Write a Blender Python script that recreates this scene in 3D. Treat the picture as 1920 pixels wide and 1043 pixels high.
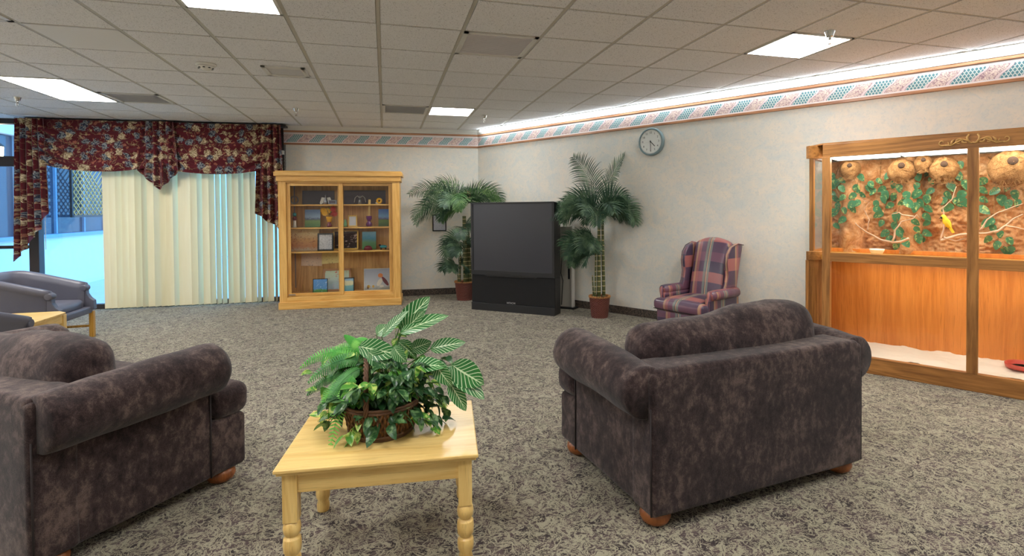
import bpy, bmesh, math, random
from math import sin, cos, pi, radians as R, sqrt
from mathutils import Vector, Matrix, noise
for o in list(bpy.data.objects): bpy.data.objects.remove(o)
SC = bpy.context.scene
COL = SC.collection

# ------------------------------------------------------------ camera
F, YAW, PIT, ROLL, CY, CX = 1003., .277, .017, -.0079, 409., 1007.
CAMZ, CEIL = 1.423, 2.764
cam_d = bpy.data.cameras.new('camera'); cam = bpy.data.objects.new('camera', cam_d); COL.objects.link(cam)
cam_d.sensor_width = 36; cam_d.lens = F*36/1920
cam_d.shift_x = (960-CX)/1920; cam_d.shift_y = (CY-521.5)/1920
cam_d.clip_start = .05; cam_d.clip_end = 200
SC.camera = cam
def _ray(px, py):
    xr = (px-CX)/F; zr = (CY-py)/F
    c, s = cos(ROLL), sin(ROLL); x = xr*c-zr*s; zz = xr*s+zr*c
    c, s = cos(PIT), sin(PIT); y = c+zz*s; z = -s+zz*c
    c, s = cos(YAW), sin(YAW); return Vector((x*c+y*s, -x*s+y*c, z))
_right = (_ray(CX+1, CY)-_ray(CX, CY)).normalized(); _fw = _ray(CX, CY).normalized(); _up = _right.cross(_fw)
m = Matrix((_right, _up, -_fw)).transposed().to_4x4(); m.translation = (0, 0, CAMZ); cam.matrix_world = m

# ------------------------------------------------------------ world (dusk sky) and exposure
W = bpy.data.worlds.new('dusk_sky'); SC.world = W; W.use_nodes = True
wn = W.node_tree; bg = wn.nodes['Background']
bg.inputs[0].default_value = (.22, .52, .95, 1); bg.inputs[1].default_value = 1.6
SC.view_settings.view_transform = 'Standard'; SC.view_settings.look = 'None'
SC.view_settings.exposure = 1.7; SC.view_settings.gamma = 1.0; SC.view_settings.use_curve_mapping = False
PANEL_E, STRIP_E, CASE_E = 9.8, 3.4, 3.7      # strengths of the ceiling panels, the wall strip light, the aviary tubes

# ------------------------------------------------------------ places
C0 = Vector((1.535, 9.035, 0))
UR = Vector((cos(R(-58.15)), sin(R(-58.15)), 0)); NR = Vector((-.849, -.528, 0))     # right wall, along and into the room
RZR, RZB = R(-58.15), R(-2.6)
UB = Vector((cos(RZB), sin(RZB), 0)); NB = Vector((sin(RZB), -cos(RZB), 0))
def BW(x, y, z=0): return C0 + UB*x - NB*y + Vector((0, 0, z))    # back wall frame: x<0 to the left, y<0 into the room
def RW(s, t, z=0): return C0 + UR*s + NR*t + Vector((0, 0, z))
def floor_at(px, py, z=0):
    d = _ray(px, py); k = (z-CAMZ)/d.z; return Vector((d.x*k, d.y*k, z))
def local_at(px, py, loc, rz, y):           # where a sight line meets the plane local y of a frame (loc, rz)
    d = _ray(px, py); M = Matrix.Rotation(-rz, 3, 'Z')
    o = M @ (Vector((0, 0, CAMZ))-Vector(loc)); e = M @ d
    k = (y-o.y)/e.y; return (o.x+e.x*k, o.z+e.z*k)
def bwx(px, py, y=0): return local_at(px, py, C0, RZB, y)
def rwx(px, py, y=0): return local_at(px, py, C0, RZR, y)

# ------------------------------------------------------------ materials
MATS = {}
class NB_:
    def __init__(s, name):
        s.m = bpy.data.materials.new(name); s.m.use_nodes = True; s.t = s.m.node_tree; s.N = s.t.nodes; s.b = s.N['Principled BSDF']
        s.tc = s.N.new('ShaderNodeTexCoord'); s.obj = s.tc.outputs['Object']; s.uv = s.tc.outputs['UV']; MATS[name] = s.m
    def n(s, typ, ins=None, **kw):
        q = s.N.new(typ)
        for k, v in kw.items(): setattr(q, k, v)
        for k, v in (ins or {}).items(): s.put(q.inputs[k], v)
        return q
    def put(s, sock, v):
        if isinstance(v, bpy.types.NodeSocket): s.t.links.new(v, sock)
        elif v is not None:
            if sock.type == 'RGBA' and len(v) == 3: v = (*v, 1)
            sock.default_value = v
    def math(s, op, a, b=None, c=None, clamp=False):
        q = s.N.new('ShaderNodeMath'); q.operation = op; q.use_clamp = clamp; s.put(q.inputs[0], a)
        if b is not None: s.put(q.inputs[1], b)
        if c is not None: s.put(q.inputs[2], c)
        return q.outputs[0]
    def mapv(s, v, sc=(1, 1, 1), loc=(0, 0, 0), rot=(0, 0, 0)):
        return s.n('ShaderNodeMapping', {'Vector': v, 'Scale': sc, 'Location': loc, 'Rotation': rot}).outputs[0]
    def noise(s, v, scale, detail=3, rough=.5, dist=0, col=False):
        q = s.n('ShaderNodeTexNoise', {'Vector': v, 'Scale': scale, 'Detail': detail, 'Roughness': rough, 'Distortion': dist})
        return q.outputs['Color' if col else 'Fac']
    def ramp(s, f, stops, interp='LINEAR'):
        q = s.n('ShaderNodeValToRGB', {'Fac': f}); r = q.color_ramp; r.interpolation = interp
        while len(r.elements) < len(stops): r.elements.new(.5)
        for e, (p, c) in zip(r.elements, stops): e.position = p; e.color = (*c, 1) if len(c) == 3 else c
        return q.outputs[0]
    def mix(s, f, a, b, typ='MIX'):
        q = s.N.new('ShaderNodeMix'); q.data_type = 'RGBA'; q.blend_type = typ
        s.put(q.inputs[0], f); s.put(q.inputs[6], a); s.put(q.inputs[7], b); return q.outputs[2]
    def sep(s, v):
        q = s.n('ShaderNodeSeparateXYZ', {0: v}); return q.outputs
    def comb(s, x, y, z=0.):
        q = s.N.new('ShaderNodeCombineXYZ'); s.put(q.inputs[0], x); s.put(q.inputs[1], y); s.put(q.inputs[2], z); return q.outputs[0]
    def bump(s, h, st=.3, d=.01):
        q = s.n('ShaderNodeBump', {'Height': h, 'Strength': st, 'Distance': d}); s.t.links.new(q.outputs[0], s.b.inputs['Normal']); return q
    def set(s, **k):
        for a, v in k.items():
            s.put(s.b.inputs[{'col': 'Base Color', 'rough': 'Roughness', 'metal': 'Metallic', 'spec': 'Specular IOR Level', 'sheen': 'Sheen Weight', 'sheenr': 'Sheen Roughness',
              'coat': 'Coat Weight', 'coatr': 'Coat Roughness', 'ec': 'Emission Color', 'es': 'Emission Strength', 'tr': 'Transmission Weight', 'sss': 'Subsurface Weight'}[a]], v)
        return s
def C8(r, g, b):
    f = lambda v: ((v/255+.055)/1.055)**2.4 if v > 10 else v/255/12.92
    return (f(r), f(g), f(b))
def plain(name, col, rough=.5, metal=0., spec=.5, var=0., vs=30, bump=0., bs=200, **k):
    q = NB_(name); c = col
    if var: c = q.mix(q.math('MULTIPLY', q.noise(q.obj, vs, 4), 1.), tuple(v*(1-var) for v in col), tuple(min(1, v*(1+var)) for v in col))
    q.set(col=c, rough=rough, metal=metal, spec=spec, **k)
    if bump: q.bump(q.noise(q.obj, bs, 3), bump, .002)
    return q.m
def wood(name, dark, light, axis='z', scale=1., rough=.38, knots=False):
    q = NB_(name); st = [34*scale]*3; st['xyz'.index(axis)] = 1.6*scale
    v = q.mapv(q.obj, st); f = q.noise(v, 1.0, 6, .62, .6)
    st2 = [7*scale]*3; st2['xyz'.index(axis)] = .6*scale
    g = q.noise(q.mapv(q.obj, st2), 1., 3, .5, 1.4)
    g2 = q.math('PINGPONG', q.math('MULTIPLY', g, 9.), 1.)
    h = q.math('ADD', q.math('MULTIPLY', f, .75), q.math('MULTIPLY', g2, .25))
    st3 = [260*scale]*3; st3['xyz'.index(axis)] = 8*scale
    p = q.noise(q.mapv(q.obj, st3), 1., 2)
    c = q.ramp(h, [(.28, dark), (.62, light)])
    c = q.mix(q.math('MULTIPLY', q.math('GREATER_THAN', p, .63), .35), c, tuple(a*.6 for a in dark))
    q.set(col=c, rough=rough, spec=.45, coat=.15, coatr=.25); q.bump(h, .06, .002); return q.m
for ax in 'xyz':
    wood('oak_'+ax, C8(212, 154, 74), C8(236, 188, 108), ax)                 # display cabinet, tables
    wood('brownoak_'+ax, C8(128, 82, 36), C8(188, 130, 68), ax, rough=.42)   # aviary frame
    wood('paleoak_'+ax, C8(224, 182, 104), C8(240, 206, 132), ax, rough=.3)
wood('backboard', C8(192, 142, 84), C8(228, 180, 118), 'z', .8)
wood('railwood', C8(140, 92, 60), C8(196, 142, 104), 'x')
wood('footwood', C8(112, 60, 28), C8(156, 92, 46), 'z')
wood('orangeply', C8(206, 120, 48), C8(228, 142, 64), 'z', .7, rough=.3)
wood('honeywood', C8(180, 124, 40), C8(220, 166, 70), 'z')

def m_carpet():
    q = NB_('carpet'); v = q.obj
    d = q.noise(v, 7., 2, .5, 0, True); vv = q.n('ShaderNodeVectorMath', {0: v, 1: q.n('ShaderNodeVectorMath', {0: d, 'Scale': .2}, operation='SCALE').outputs[0]}, operation='ADD').outputs[0]
    vv = q.mapv(vv, (1., .6, 1.), rot=(0, 0, .6))
    a = q.noise(vv, 15, 3, .6, 1.4); b = q.noise(q.mapv(v, (.7, 1.2, 1), (3, 7, 0), (0, 0, -.5)), 21, 4, .62, 2.6)
    rid = q.math('SUBTRACT', 1., q.math('MULTIPLY', q.math('ABSOLUTE', q.math('SUBTRACT', a, .5)), 13.), clamp=True)
    rid2 = q.math('SUBTRACT', 1., q.math('MULTIPLY', q.math('ABSOLUTE', q.math('SUBTRACT', b, .5)), 13.), clamp=True)
    pat = q.math('MAXIMUM', rid, rid2); fine = q.noise(v, 330, 2)
    pat = q.math('ADD', pat, q.math('MULTIPLY', q.math('SUBTRACT', fine, .5), .9))
    pat = q.ramp(pat, [(.50, (0, 0, 0)), (.72, (1, 1, 1))])
    base = q.mix(q.ramp(q.noise(v, 11, 3), [(.4, (0, 0, 0)), (.62, (1, 1, 1))]), C8(54, 44, 45), C8(100, 84, 82))
    light = q.mix(q.noise(v, 3., 2), C8(188, 178, 156), C8(160, 156, 130))
    c = q.mix(pat, base, light)
    c = q.mix(.75, c, q.ramp(fine, [(.3, (.5, .5, .5)), (.7, (1.2, 1.2, 1.2))]), 'MULTIPLY')
    q.set(col=c, rough=1., spec=.1, sheen=.15); q.bump(q.math('ADD', fine, q.math('MULTIPLY', pat, .3)), .5, .004)
m_carpet()
def m_paper():
    q = NB_('wallpaper'); v = q.obj
    a = q.noise(q.mapv(v, (1, 1, 1.3)), 5, 6, .68, .8); b = q.noise(v, 26, 5, .7, 1.5); e = q.noise(v, 3, 3)
    c = q.mix(q.ramp(a, [(.38, (0, 0, 0)), (.66, (1, 1, 1))]), C8(232, 224, 210), C8(216, 218, 212))
    c = q.mix(q.ramp(b, [(.5, (0, 0, 0)), (.7, (.6, .6, .6))]), c, C8(196, 204, 204))
    c = q.mix(q.ramp(e, [(.55, (0, 0, 0)), (.8, (.5, .5, .5))]), c, C8(236, 220, 200))
    q.set(col=c, rough=.75, spec=.25); q.bump(b, .08, .002)
m_paper()
def m_tile():
    q = NB_('ceiling_tile'); v = q.obj
    p = q.noise(v, 150, 3, .6, .8); pits = q.ramp(p, [(.32, (.3, .3, .3)), (.42, (1, 1, 1))])
    c = q.mix(q.noise(v, .7, 2), C8(238, 238, 240), C8(247, 246, 247)); c = q.mix(1., c, pits, 'MULTIPLY')
    q.set(col=c, rough=.95, spec=.1); q.bump(p, .25, .003)
m_tile()
plain('new_tile', C8(236, 236, 236), .9, var=.03, vs=200)
plain('grid_metal', C8(196, 192, 182), .5)
plain('white_metal', C8(222, 220, 214), .45)
plain('grille_white', C8(236, 232, 234), .5)
plain('duct_grey', C8(206, 205, 206), .6, var=.06)
plain('chrome', (.75, .75, .74), .18, 1.)
plain('white_paint', C8(228, 226, 218), .6)
plain('bronze_frame', C8(52, 44, 42), .45, spec=.4)
plain('black_plastic', C8(34, 34, 36), .45, bump=.15, bs=900)
plain('black_gloss', C8(26, 26, 28), .3)
plain('speaker_cloth', C8(30, 30, 31), .95, var=.25, vs=500, bump=.5, bs=700)
plain('screen', C8(54, 55, 63), .28, spec=.6)
plain('silver_text', C8(220, 220, 222), .3, .6)
plain('teal_rim', C8(122, 144, 148), .35)
plain('clock_face', C8(240, 242, 240), .5)
plain('ink', C8(28, 28, 32), .5)
plain('paper_white', C8(235, 235, 238), .7)
plain('beige_metal', C8(196, 192, 182), .45)
plain('baseboard_black', C8(48, 42, 40), .5, var=.0)
def m_base():
    q = NB_('marbled_base'); a = q.noise(q.obj, 12, 5, .7, 2.5)
    r = q.math('SUBTRACT', 1., q.math('MULTIPLY', q.math('ABSOLUTE', q.math('SUBTRACT', a, .5)), 22.), clamp=True)
    q.set(col=q.mix(q.math('MULTIPLY', r, .6), C8(46, 40, 38), C8(150, 130, 112)), rough=.45)
m_base()
def m_sofa():
    q = NB_('chenille'); v = q.obj
    a = q.noise(q.mapv(v, (1, 1, .7)), 24, 6, .74, .2); b = q.noise(v, 3.5, 3); f = q.noise(q.mapv(v, (1, 1, 1)), 300, 2)
    h = q.math('ADD', q.math('MULTIPLY', a, .6), q.math('MULTIPLY', b, .4))
    c = q.ramp(h, [(.40, C8(36, 26, 27)), (.5, C8(60, 47, 46)), (.62, C8(102, 86, 80))])
    c = q.mix(.7, c, q.ramp(f, [(.3, (.5, .5, .5)), (.7, (1.3, 1.3, 1.3))]), 'MULTIPLY')
    q.set(col=c, rough=.95, spec=.15, sheen=.16, sheenr=.5); q.bump(f, .5, .003)
m_sofa()
plain('seam_dark', C8(44, 36, 36), .9)
def m_vinyl():
    q = NB_('grey_vinyl'); q.set(col=q.mix(q.noise(q.obj, 4, 3), C8(80, 80, 92), C8(100, 100, 112)), rough=.42, spec=.5); q.bump(q.noise(q.obj, 260, 3), .15, .001)
m_vinyl()
def m_plaid():
    q = NB_('plaid_leather'); x, y, z = q.sep(q.obj)[:3]; nn = q.sep(q.tc.outputs['Normal'])
    side = q.math('GREATER_THAN', q.math('ABSOLUTE', nn[0]), .62)
    uu = q.mix(side, q.comb(x, x, x), q.comb(y, y, y)); uu = q.sep(uu)[0]
    vv = q.math('SUBTRACT', z, q.math('MULTIPLY', y, q.math('SUBTRACT', 1., side)))
    fv = q.math('FRACT', q.math('MULTIPLY', q.math('ADD', vv, 9.9155), 1.61))
    fu = q.math('FRACT', q.math('MULTIPLY', q.math('ADD', uu, 10.183), 2.1))
    PU, MA, SA, TE, TA, DK = C8(92, 70, 90), C8(120, 80, 98), C8(176, 108, 102), C8(128, 134, 126), C8(206, 164, 122), C8(70, 58, 80)
    h = q.ramp(fv, [(0, PU), (.22, SA), (.45, SA), (.46, DK), (.72, MA), (.95, PU)], 'CONSTANT')
    w = q.ramp(fu, [(0, PU), (.3, TE), (.36, TA), (.385, DK), (.4, TE), (.47, MA), (.62, SA), (.7, TA), (.76, PU)], 'CONSTANT')
    isst = q.ramp(fu, [(0, (.18,)*3), (.3, (.8,)*3), (.47, (.35,)*3), (.62, (.6,)*3), (.76, (.18,)*3)], 'CONSTANT')
    q.set(col=q.mix(isst, h, w), rough=.32, spec=.5, coat=.15, coatr=.2); q.bump(q.noise(q.obj, 60, 3), .08, .002)
m_plaid()
def m_floral():
    q = NB_('burgundy_floral'); v = q.mapv(q.obj, (1, .35, 1)); x, y, z = q.sep(v)[:3]
    p = q.comb(x, z); p = q.n('ShaderNodeVectorMath', {0: p, 1: q.n('ShaderNodeVectorMath', {0: q.noise(p, 14, 2, .5, 0, True), 'Scale': .085}, operation='SCALE').outputs[0]}, operation='ADD').outputs[0]
    vo = q.n('ShaderNodeTexVoronoi', {'Vector': p, 'Scale': 7.4}, voronoi_dimensions='2D')
    vo2 = q.n('ShaderNodeTexVoronoi', {'Vector': p, 'Scale': 15.}, voronoi_dimensions='2D')
    wob = q.noise(p, 38, 3, .6, 1.); d = q.math('ADD', vo.outputs['Distance'], q.math('MULTIPLY', q.math('SUBTRACT', wob, .5), 1.1))
    big = q.math('LESS_THAN', d, .34); sel = q.sep(vo.outputs['Color'])
    petal = q.mix(q.math('GREATER_THAN', q.noise(p, 60, 2), .5), C8(140, 120, 90), C8(206, 190, 156))
    blue = q.mix(q.math('GREATER_THAN', q.noise(p, 55, 2), .5), C8(44, 52, 72), C8(140, 146, 146))
    flower = q.mix(q.math('GREATER_THAN', sel[0], .5), petal, blue)
    d2 = q.math('ADD', vo2.outputs['Distance'], q.math('MULTIPLY', q.math('SUBTRACT', wob, .5), .8)); sel2 = q.sep(vo2.outputs['Color'])
    small = q.math('MULTIPLY', q.math('LESS_THAN', d2, .24), q.math('GREATER_THAN', sel2[1], .3))
    sc = q.mix(q.math('GREATER_THAN', sel2[0], .6), C8(150, 92, 74), C8(160, 138, 106))
    base = q.mix(q.noise(p, 5, 2), C8(72, 18, 26), C8(98, 28, 38))
    vl = q.math('MULTIPLY', q.math('LESS_THAN', q.math('ABSOLUTE', q.math('SUBTRACT', q.noise(p, 7, 2, .5, .8), .5)), .011), .8); c = q.mix(vl, base, C8(150, 128, 92)); c = q.mix(small, c, sc); c = q.mix(q.math('MULTIPLY', big, q.math('GREATER_THAN', sel[1], .22)), c, flower)
    q.set(col=c, rough=.85, spec=.2, sheen=.15)
m_floral()
def m_border():
    # running S-bands: teal leaf scale alternating with mauve acanthus, local x along wall (period .34), local z 0..0.15
    q = NB_('border_paper'); x, y, z = q.sep(q.obj)[:3]; P = .335; H = .15
    zz = q.math('DIVIDE', z, H)
    s = q.math('ADD', q.math('DIVIDE', x, P), q.math('MULTIPLY', zz, -.22)); s = q.math('SUBTRACT', s, q.math('MULTIPLY', q.math('SINE', q.math('MULTIPLY', q.math('SUBTRACT', zz, .5), 5.)), .07))
    s = q.math('FRACT', q.math('ADD', s, 40.))
    v2 = q.comb(x, z)
    # leaf scales
    k1 = q.math('MULTIPLY', x, 36.); k2 = q.math('MULTIPLY', z, 40.)
    row = q.math('FLOOR', k2); sh = q.math('ADD', k1, q.math('MULTIPLY', row, .5))
    fx = q.math('SUBTRACT', q.math('FRACT', sh), .5); fz = q.math('FRACT', k2)
    chev = q.math('LESS_THAN', q.math('ABSOLUTE', q.math('SUBTRACT', q.math('ADD', q.math('ABSOLUTE', fx), q.math('MULTIPLY', fz, .6)), .5)), .14)
    teal = q.mix(chev, C8(88, 138, 148), C8(212, 220, 214))
    a = q.noise(q.mapv(v2, (1, 1, 1), rot=(0, 0, .5)), 26, 3, .5, 2.2)
    rd = q.math('SUBTRACT', 1., q.math('MULTIPLY', q.math('ABSOLUTE', q.math('SUBTRACT', a, .5)), 16.), clamp=True)
    ac = q.mix(rd, q.mix(q.noise(v2, 20, 2), C8(222, 196, 184), C8(238, 222, 208)), C8(140, 92, 116))
    c = q.mix(q.ramp(s, [(0, (0, 0, 0)), (.52, (1, 1, 1)), (1, (1, 1, 1))], 'CONSTANT'), teal, ac)
    edge = q.ramp(s, [(0, (1, 1, 1)), (.045, (0, 0, 0)), (.5, (1, 1, 1)), (.56, (0, 0, 0)), (.965, (1, 1, 1))], 'CONSTANT')
    c = q.mix(edge, c, C8(226, 206, 206))
    line = q.ramp(s, [(0, (0, 0, 0)), (.045, (1, 1, 1)), (.06, (0, 0, 0)), (.56, (1, 1, 1)), (.575, (0, 0, 0)), (.955, (1, 1, 1)), (.965, (0, 0, 0))], 'CONSTANT')
    c = q.mix(q.math('MULTIPLY', line, .7), c, C8(130, 84, 110))
    lim = q.ramp(zz, [(0, (1, 1, 1)), (.1, (0, 0, 0)), (.9, (1, 1, 1))], 'CONSTANT')
    c = q.mix(lim, c, C8(232, 224, 222)); q.set(col=c, rough=.6)
m_border()
def m_slat():
    q = NB_('blind_slat'); c = q.mix(q.noise(q.mapv(q.obj, (1, 1, .1)), 20, 2), C8(232, 216, 168), C8(242, 230, 192))
    q.set(col=c, rough=.6, spec=.3)
    tr = q.n('ShaderNodeBsdfTranslucent', {'Color': (.75, .68, .5, 1)}); mx = q.n('ShaderNodeMixShader', {0: .10})
    q.t.links.new(q.b.outputs[0], mx.inputs[1]); q.t.links.new(tr.outputs[0], mx.inputs[2])
    q.t.links.new(mx.outputs[0], q.N['Material Output'].inputs[0])
m_slat()
def m_glass(name, tint=(1, 1, 1), ior=1.45):
    q = NB_(name); t = q.n('ShaderNodeBsdfTransparent', {'Color': tint}); g = q.n('ShaderNodeBsdfGlossy', {'Color': (1, 1, 1), 'Roughness': .01})
    lw = q.n('ShaderNodeLayerWeight', {'Blend': .5}); f0 = ((ior-1)/(ior+1))**2; fr = q.math('ADD', f0, q.math('MULTIPLY', q.math('POWER', lw.outputs['Facing'], 5.), 1-f0)); mx = q.n('ShaderNodeMixShader', {0: fr})
    q.t.links.new(t.outputs[0], mx.inputs[1]); q.t.links.new(g.outputs[0], mx.inputs[2]); q.t.links.new(mx.outputs[0], q.N['Material Output'].inputs[0])
m_glass('glass_clear', (.96, .98, .97)); m_glass('glass_case', (.97, .98, .97), 1.35)
plain('dark_glass', C8(58, 66, 84), .06, spec=.9)
plain('stucco_blue', C8(214, 226, 232), .9, var=.05, vs=8, bump=.3, bs=60)
plain('concrete', C8(186, 196, 204), .9, var=.08, vs=3)
plain('sill_blue', C8(120, 160, 196), .5)
def emis(name, col, st):
    q = NB_(name); q.set(col=(.8, .8, .8), ec=col, es=st, rough=.5); return q.m
emis('panel_light', (1, .98, .96), PANEL_E); emis('strip_light', (.86, .95, 1), STRIP_E); emis('case_light', (1, .93, .80), CASE_E); emis('lantern_glow', (1, .8, .5), 12.)
def m_coco():
    q = NB_('coco_fibre'); v = q.obj
    a = q.noise(v, 9, 6, .7, 1.5); f = q.noise(q.mapv(v, (1, 1, 1.)), 90, 5, .75, 2.)
    c = q.ramp(a, [(.28, C8(176, 112, 66)), (.48, C8(224, 164, 112)), (.68, C8(244, 204, 160))])
    c = q.mix(.55, c, q.ramp(f, [(.35, (.5, .42, .35)), (.6, (1.15, 1.12, 1.08))]), 'MULTIPLY')
    q.set(col=c, rough=.95, spec=.1); q.bump(f, .9, .012)
m_coco()
def m_straw():
    q = NB_('straw'); f = q.noise(q.mapv(q.obj, (1, 1, 2.2)), 55, 5, .8, 3.); g = q.noise(q.obj, 16, 3)
    c = q.ramp(f, [(.36, C8(96, 62, 34)), (.5, C8(178, 128, 80)), (.64, C8(220, 178, 126))]); q.set(col=c, rough=.95, spec=.1); q.bump(q.math('ADD', f, g), 1., .012)
m_straw()
plain('nest_hole', C8(60, 40, 26), 1.)
plain('sand_white', C8(240, 232, 218), .95, var=.12, vs=220, bump=.7, bs=300)
plain('driftwood', C8(200, 166, 142), .8, var=.15, vs=20, bump=.3, bs=80)
plain('red_ring', C8(206, 78, 66), .5); plain('bird_yellow', C8(244, 206, 40), .7); plain('bird_black', C8(24, 22, 22), .6)
plain('carved', C8(206, 160, 92), .5, bump=.2, bs=120)
def m_leaf(name, a, b, rough=.4, sc=22, st=(.45, .6), vein=True, aniso=(1, 1, 1)):
    q = NB_(name); f = q.ramp(q.noise(q.mapv(q.obj, aniso), sc, 3, .6, 1.), [(st[0], (0, 0, 0)), (st[1], (1, 1, 1))]); c = q.mix(f, a, b)
    q.set(col=c, rough=rough, spec=.45)
    tr = q.n('ShaderNodeBsdfTranslucent', {'Color': c}); mx = q.n('ShaderNodeMixShader', {0: .22})
    q.t.links.new(q.b.outputs[0], mx.inputs[1]); q.t.links.new(tr.outputs[0], mx.inputs[2]); q.t.links.new(mx.outputs[0], q.N['Material Output'].inputs[0])
    return q
m_leaf('palm_green', C8(52, 82, 62), C8(104, 132, 100), .5, 6); m_leaf('palm_fresh', C8(70, 110, 62), C8(118, 152, 92), .5, 6)
m_leaf('fern_green', C8(84, 176, 70), C8(146, 220, 104), .5, 10); m_leaf('fern_dark', C8(50, 124, 60), C8(96, 166, 88), .45, 12)
m_leaf('ivy_dark', C8(46, 88, 50), C8(118, 156, 100), .3, 30, (.5, .64)); m_leaf('ivy_var', C8(92, 160, 62), C8(206, 226, 124), .35, 26, (.48, .6))
m_leaf('pothos', C8(70, 134, 98), C8(190, 214, 140), .35, 34, (.56, .66))
def m_zebra():
    q = NB_('zebra_leaf'); u, v, _ = q.sep(q.uv)[:3]; au = q.math('ABSOLUTE', q.math('SUBTRACT', u, .5))
    k = q.math('FRACT', q.math('MULTIPLY', q.math('SUBTRACT', v, q.math('MULTIPLY', q.math('POWER', au, .8), .5)), 9.))
    st = q.math('LESS_THAN', q.math('ABSOLUTE', q.math('SUBTRACT', k, .5)), .095); mid = q.math('LESS_THAN', au, .03)
    c = q.mix(q.math('MAXIMUM', st, mid), q.mix(q.noise(q.obj, 14, 2), C8(24, 86, 40), C8(60, 136, 62)), C8(206, 228, 184))
    q.set(col=c, rough=.35, spec=.5)
m_zebra()
plain('stem_green', C8(70, 110, 50), .6); plain('vine_stem', C8(150, 110, 60), .8)
def m_trunk():
    q = NB_('palm_trunk'); z = q.sep(q.obj)[2]; k = q.math('FRACT', q.math('MULTIPLY', z, 15.))
    c = q.mix(q.math('LESS_THAN', k, .16), q.mix(q.noise(q.obj, 18, 3), C8(64, 74, 40), C8(106, 108, 62)), C8(196, 176, 128)); q.set(col=c, rough=.6)
m_trunk()
def m_wicker(name, a, b, sx, sz):
    q = NB_(name); x, y, z = q.sep(q.obj)[:3]; an = q.math('ARCTAN2', y, x)
    w1 = q.math('SINE', q.math('MULTIPLY', an, sx)); w2 = q.math('SINE', q.math('MULTIPLY', z, sz)); h = q.math('MULTIPLY', w1, w2)
    h = q.math('ADD', q.math('MULTIPLY', h, .5), .5); c = q.mix(q.math('ADD', q.math('MULTIPLY', h, .75), q.math('MULTIPLY', q.noise(q.obj, 30, 2), .3)), a, b)
    q.set(col=c, rough=.55); q.bump(h, 1., .012)
m_wicker('basket_red', C8(66, 26, 22), C8(142, 76, 62), 22, 260); m_wicker('basket_brown', C8(40, 26, 18), C8(150, 104, 64), 46, 150)
plain('basket_rim', C8(196, 140, 84), .6, var=.2, vs=60); plain('twig_brown', C8(96, 64, 40), .6, var=.3, vs=60); plain('soil', C8(60, 52, 46), 1., var=.3, vs=60)
# paintings
def m_art(name, stops, sc=12, dist=1., horiz=.6, mixc=None, thr=.5, mode='z'):
    """stops: colours bottom to top over generated height; mixc: blobs laid over"""
    q = NB_(name); g = q.sep(q.tc.outputs['Generated']); wob = q.noise(q.tc.outputs['Generated'], sc, 4, .65, dist)
    f = q.math('ADD', g[2], q.math('MULTIPLY', q.math('SUBTRACT', wob, .5), .35)); c = q.ramp(f, stops)
    if mixc:
        w2 = q.noise(q.mapv(q.tc.outputs['Generated'], (1, 1, 1), (5, 2, 1)), sc*.8, 4, .7, 1.5); c = q.mix(q.ramp(w2, [(thr, (0, 0, 0)), (thr+.05, (1, 1, 1))]), c, mixc)
    q.set(col=c, rough=.55)
m_art('art_meadow', [(.1, C8(90, 130, 80)), (.35, C8(120, 150, 90)), (.45, C8(80, 84, 120)), (.55, C8(150, 176, 206)), (.9, C8(110, 140, 186))], mixc=C8(60, 92, 64), thr=.62)
m_art('art_field', [(.1, C8(70, 100, 60)), (.35, C8(96, 130, 60)), (.42, C8(90, 60, 120)), (.55, C8(120, 170, 220)), (.9, C8(70, 120, 200))], mixc=C8(190, 200, 190), thr=.66)
m_art('art_autumn', [(.05, C8(196, 176, 150)), (.2, C8(206, 140, 90)), (.5, C8(224, 170, 110)), (.8, C8(236, 214, 160))], 9, 2., mixc=C8(176, 110, 70), thr=.56)
m_art('art_ink', [(.1, C8(190, 190, 196)), (.9, C8(222, 222, 226))], 16, 2., mixc=C8(110, 110, 116), thr=.54)
m_art('art_photos', [(.1, C8(40, 26, 26)), (.9, C8(60, 40, 40))], 5, .3, mixc=C8(206, 180, 176), thr=.58)
m_art('art_tree', [(.05, C8(80, 140, 80)), (.4, C8(110, 160, 120)), (.6, C8(90, 160, 200)), (.9, C8(130, 190, 220))], 9, 1., mixc=C8(120, 170, 90), thr=.6)
m_art('art_clouds', [(.05, C8(50, 110, 60)), (.22, C8(80, 140, 70)), (.28, C8(80, 140, 200)), (.9, C8(90, 150, 215))], 5, .2, mixc=C8(190, 212, 236), thr=.6)
m_art('art_flowers', [(.1, C8(170, 196, 216)), (.9, C8(206, 222, 196))], 4, .3, mixc=C8(216, 96, 84), thr=.6)
m_art('art_quilt', [(.1, C8(110, 170, 186)), (.45, C8(130, 186, 190)), (.5, C8(226, 222, 180)), (.75, C8(230, 226, 190)), (.85, C8(150, 190, 220))], 6, .3, mixc=C8(90, 100, 90), thr=.64)
m_art('art_winter', [(.05, C8(150, 150, 140)), (.2, C8(190, 196, 206)), (.9, C8(170, 176, 196))], 6, .5)
m_art('art_pressed_pink', [(.1, C8(236, 208, 184)), (.9, C8(230, 202, 182))], 8, 1., mixc=C8(126, 96, 110), thr=.6)
m_art('art_pressed_yellow', [(.1, C8(246, 228, 158)), (.9, C8(242, 222, 156))], 8, 1., mixc=C8(150, 110, 80), thr=.6)
m_art('art_notice', [(.1, C8(190, 194, 206)), (.9, C8(206, 208, 216))], 14, .2, mixc=C8(140, 146, 160), thr=.58)
plain('gold', C8(206, 166, 84), .35, .5); plain('black_frame', C8(28, 28, 30), .4); plain('tan_frame', C8(190, 140, 100), .5)
plain('purple_glass', C8(96, 40, 100), .15); plain('dark_red', C8(110, 34, 48), .4); plain('teal_clay', C8(60, 150, 160), .5); plain('orange_clay', C8(220, 130, 70), .5)
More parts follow.
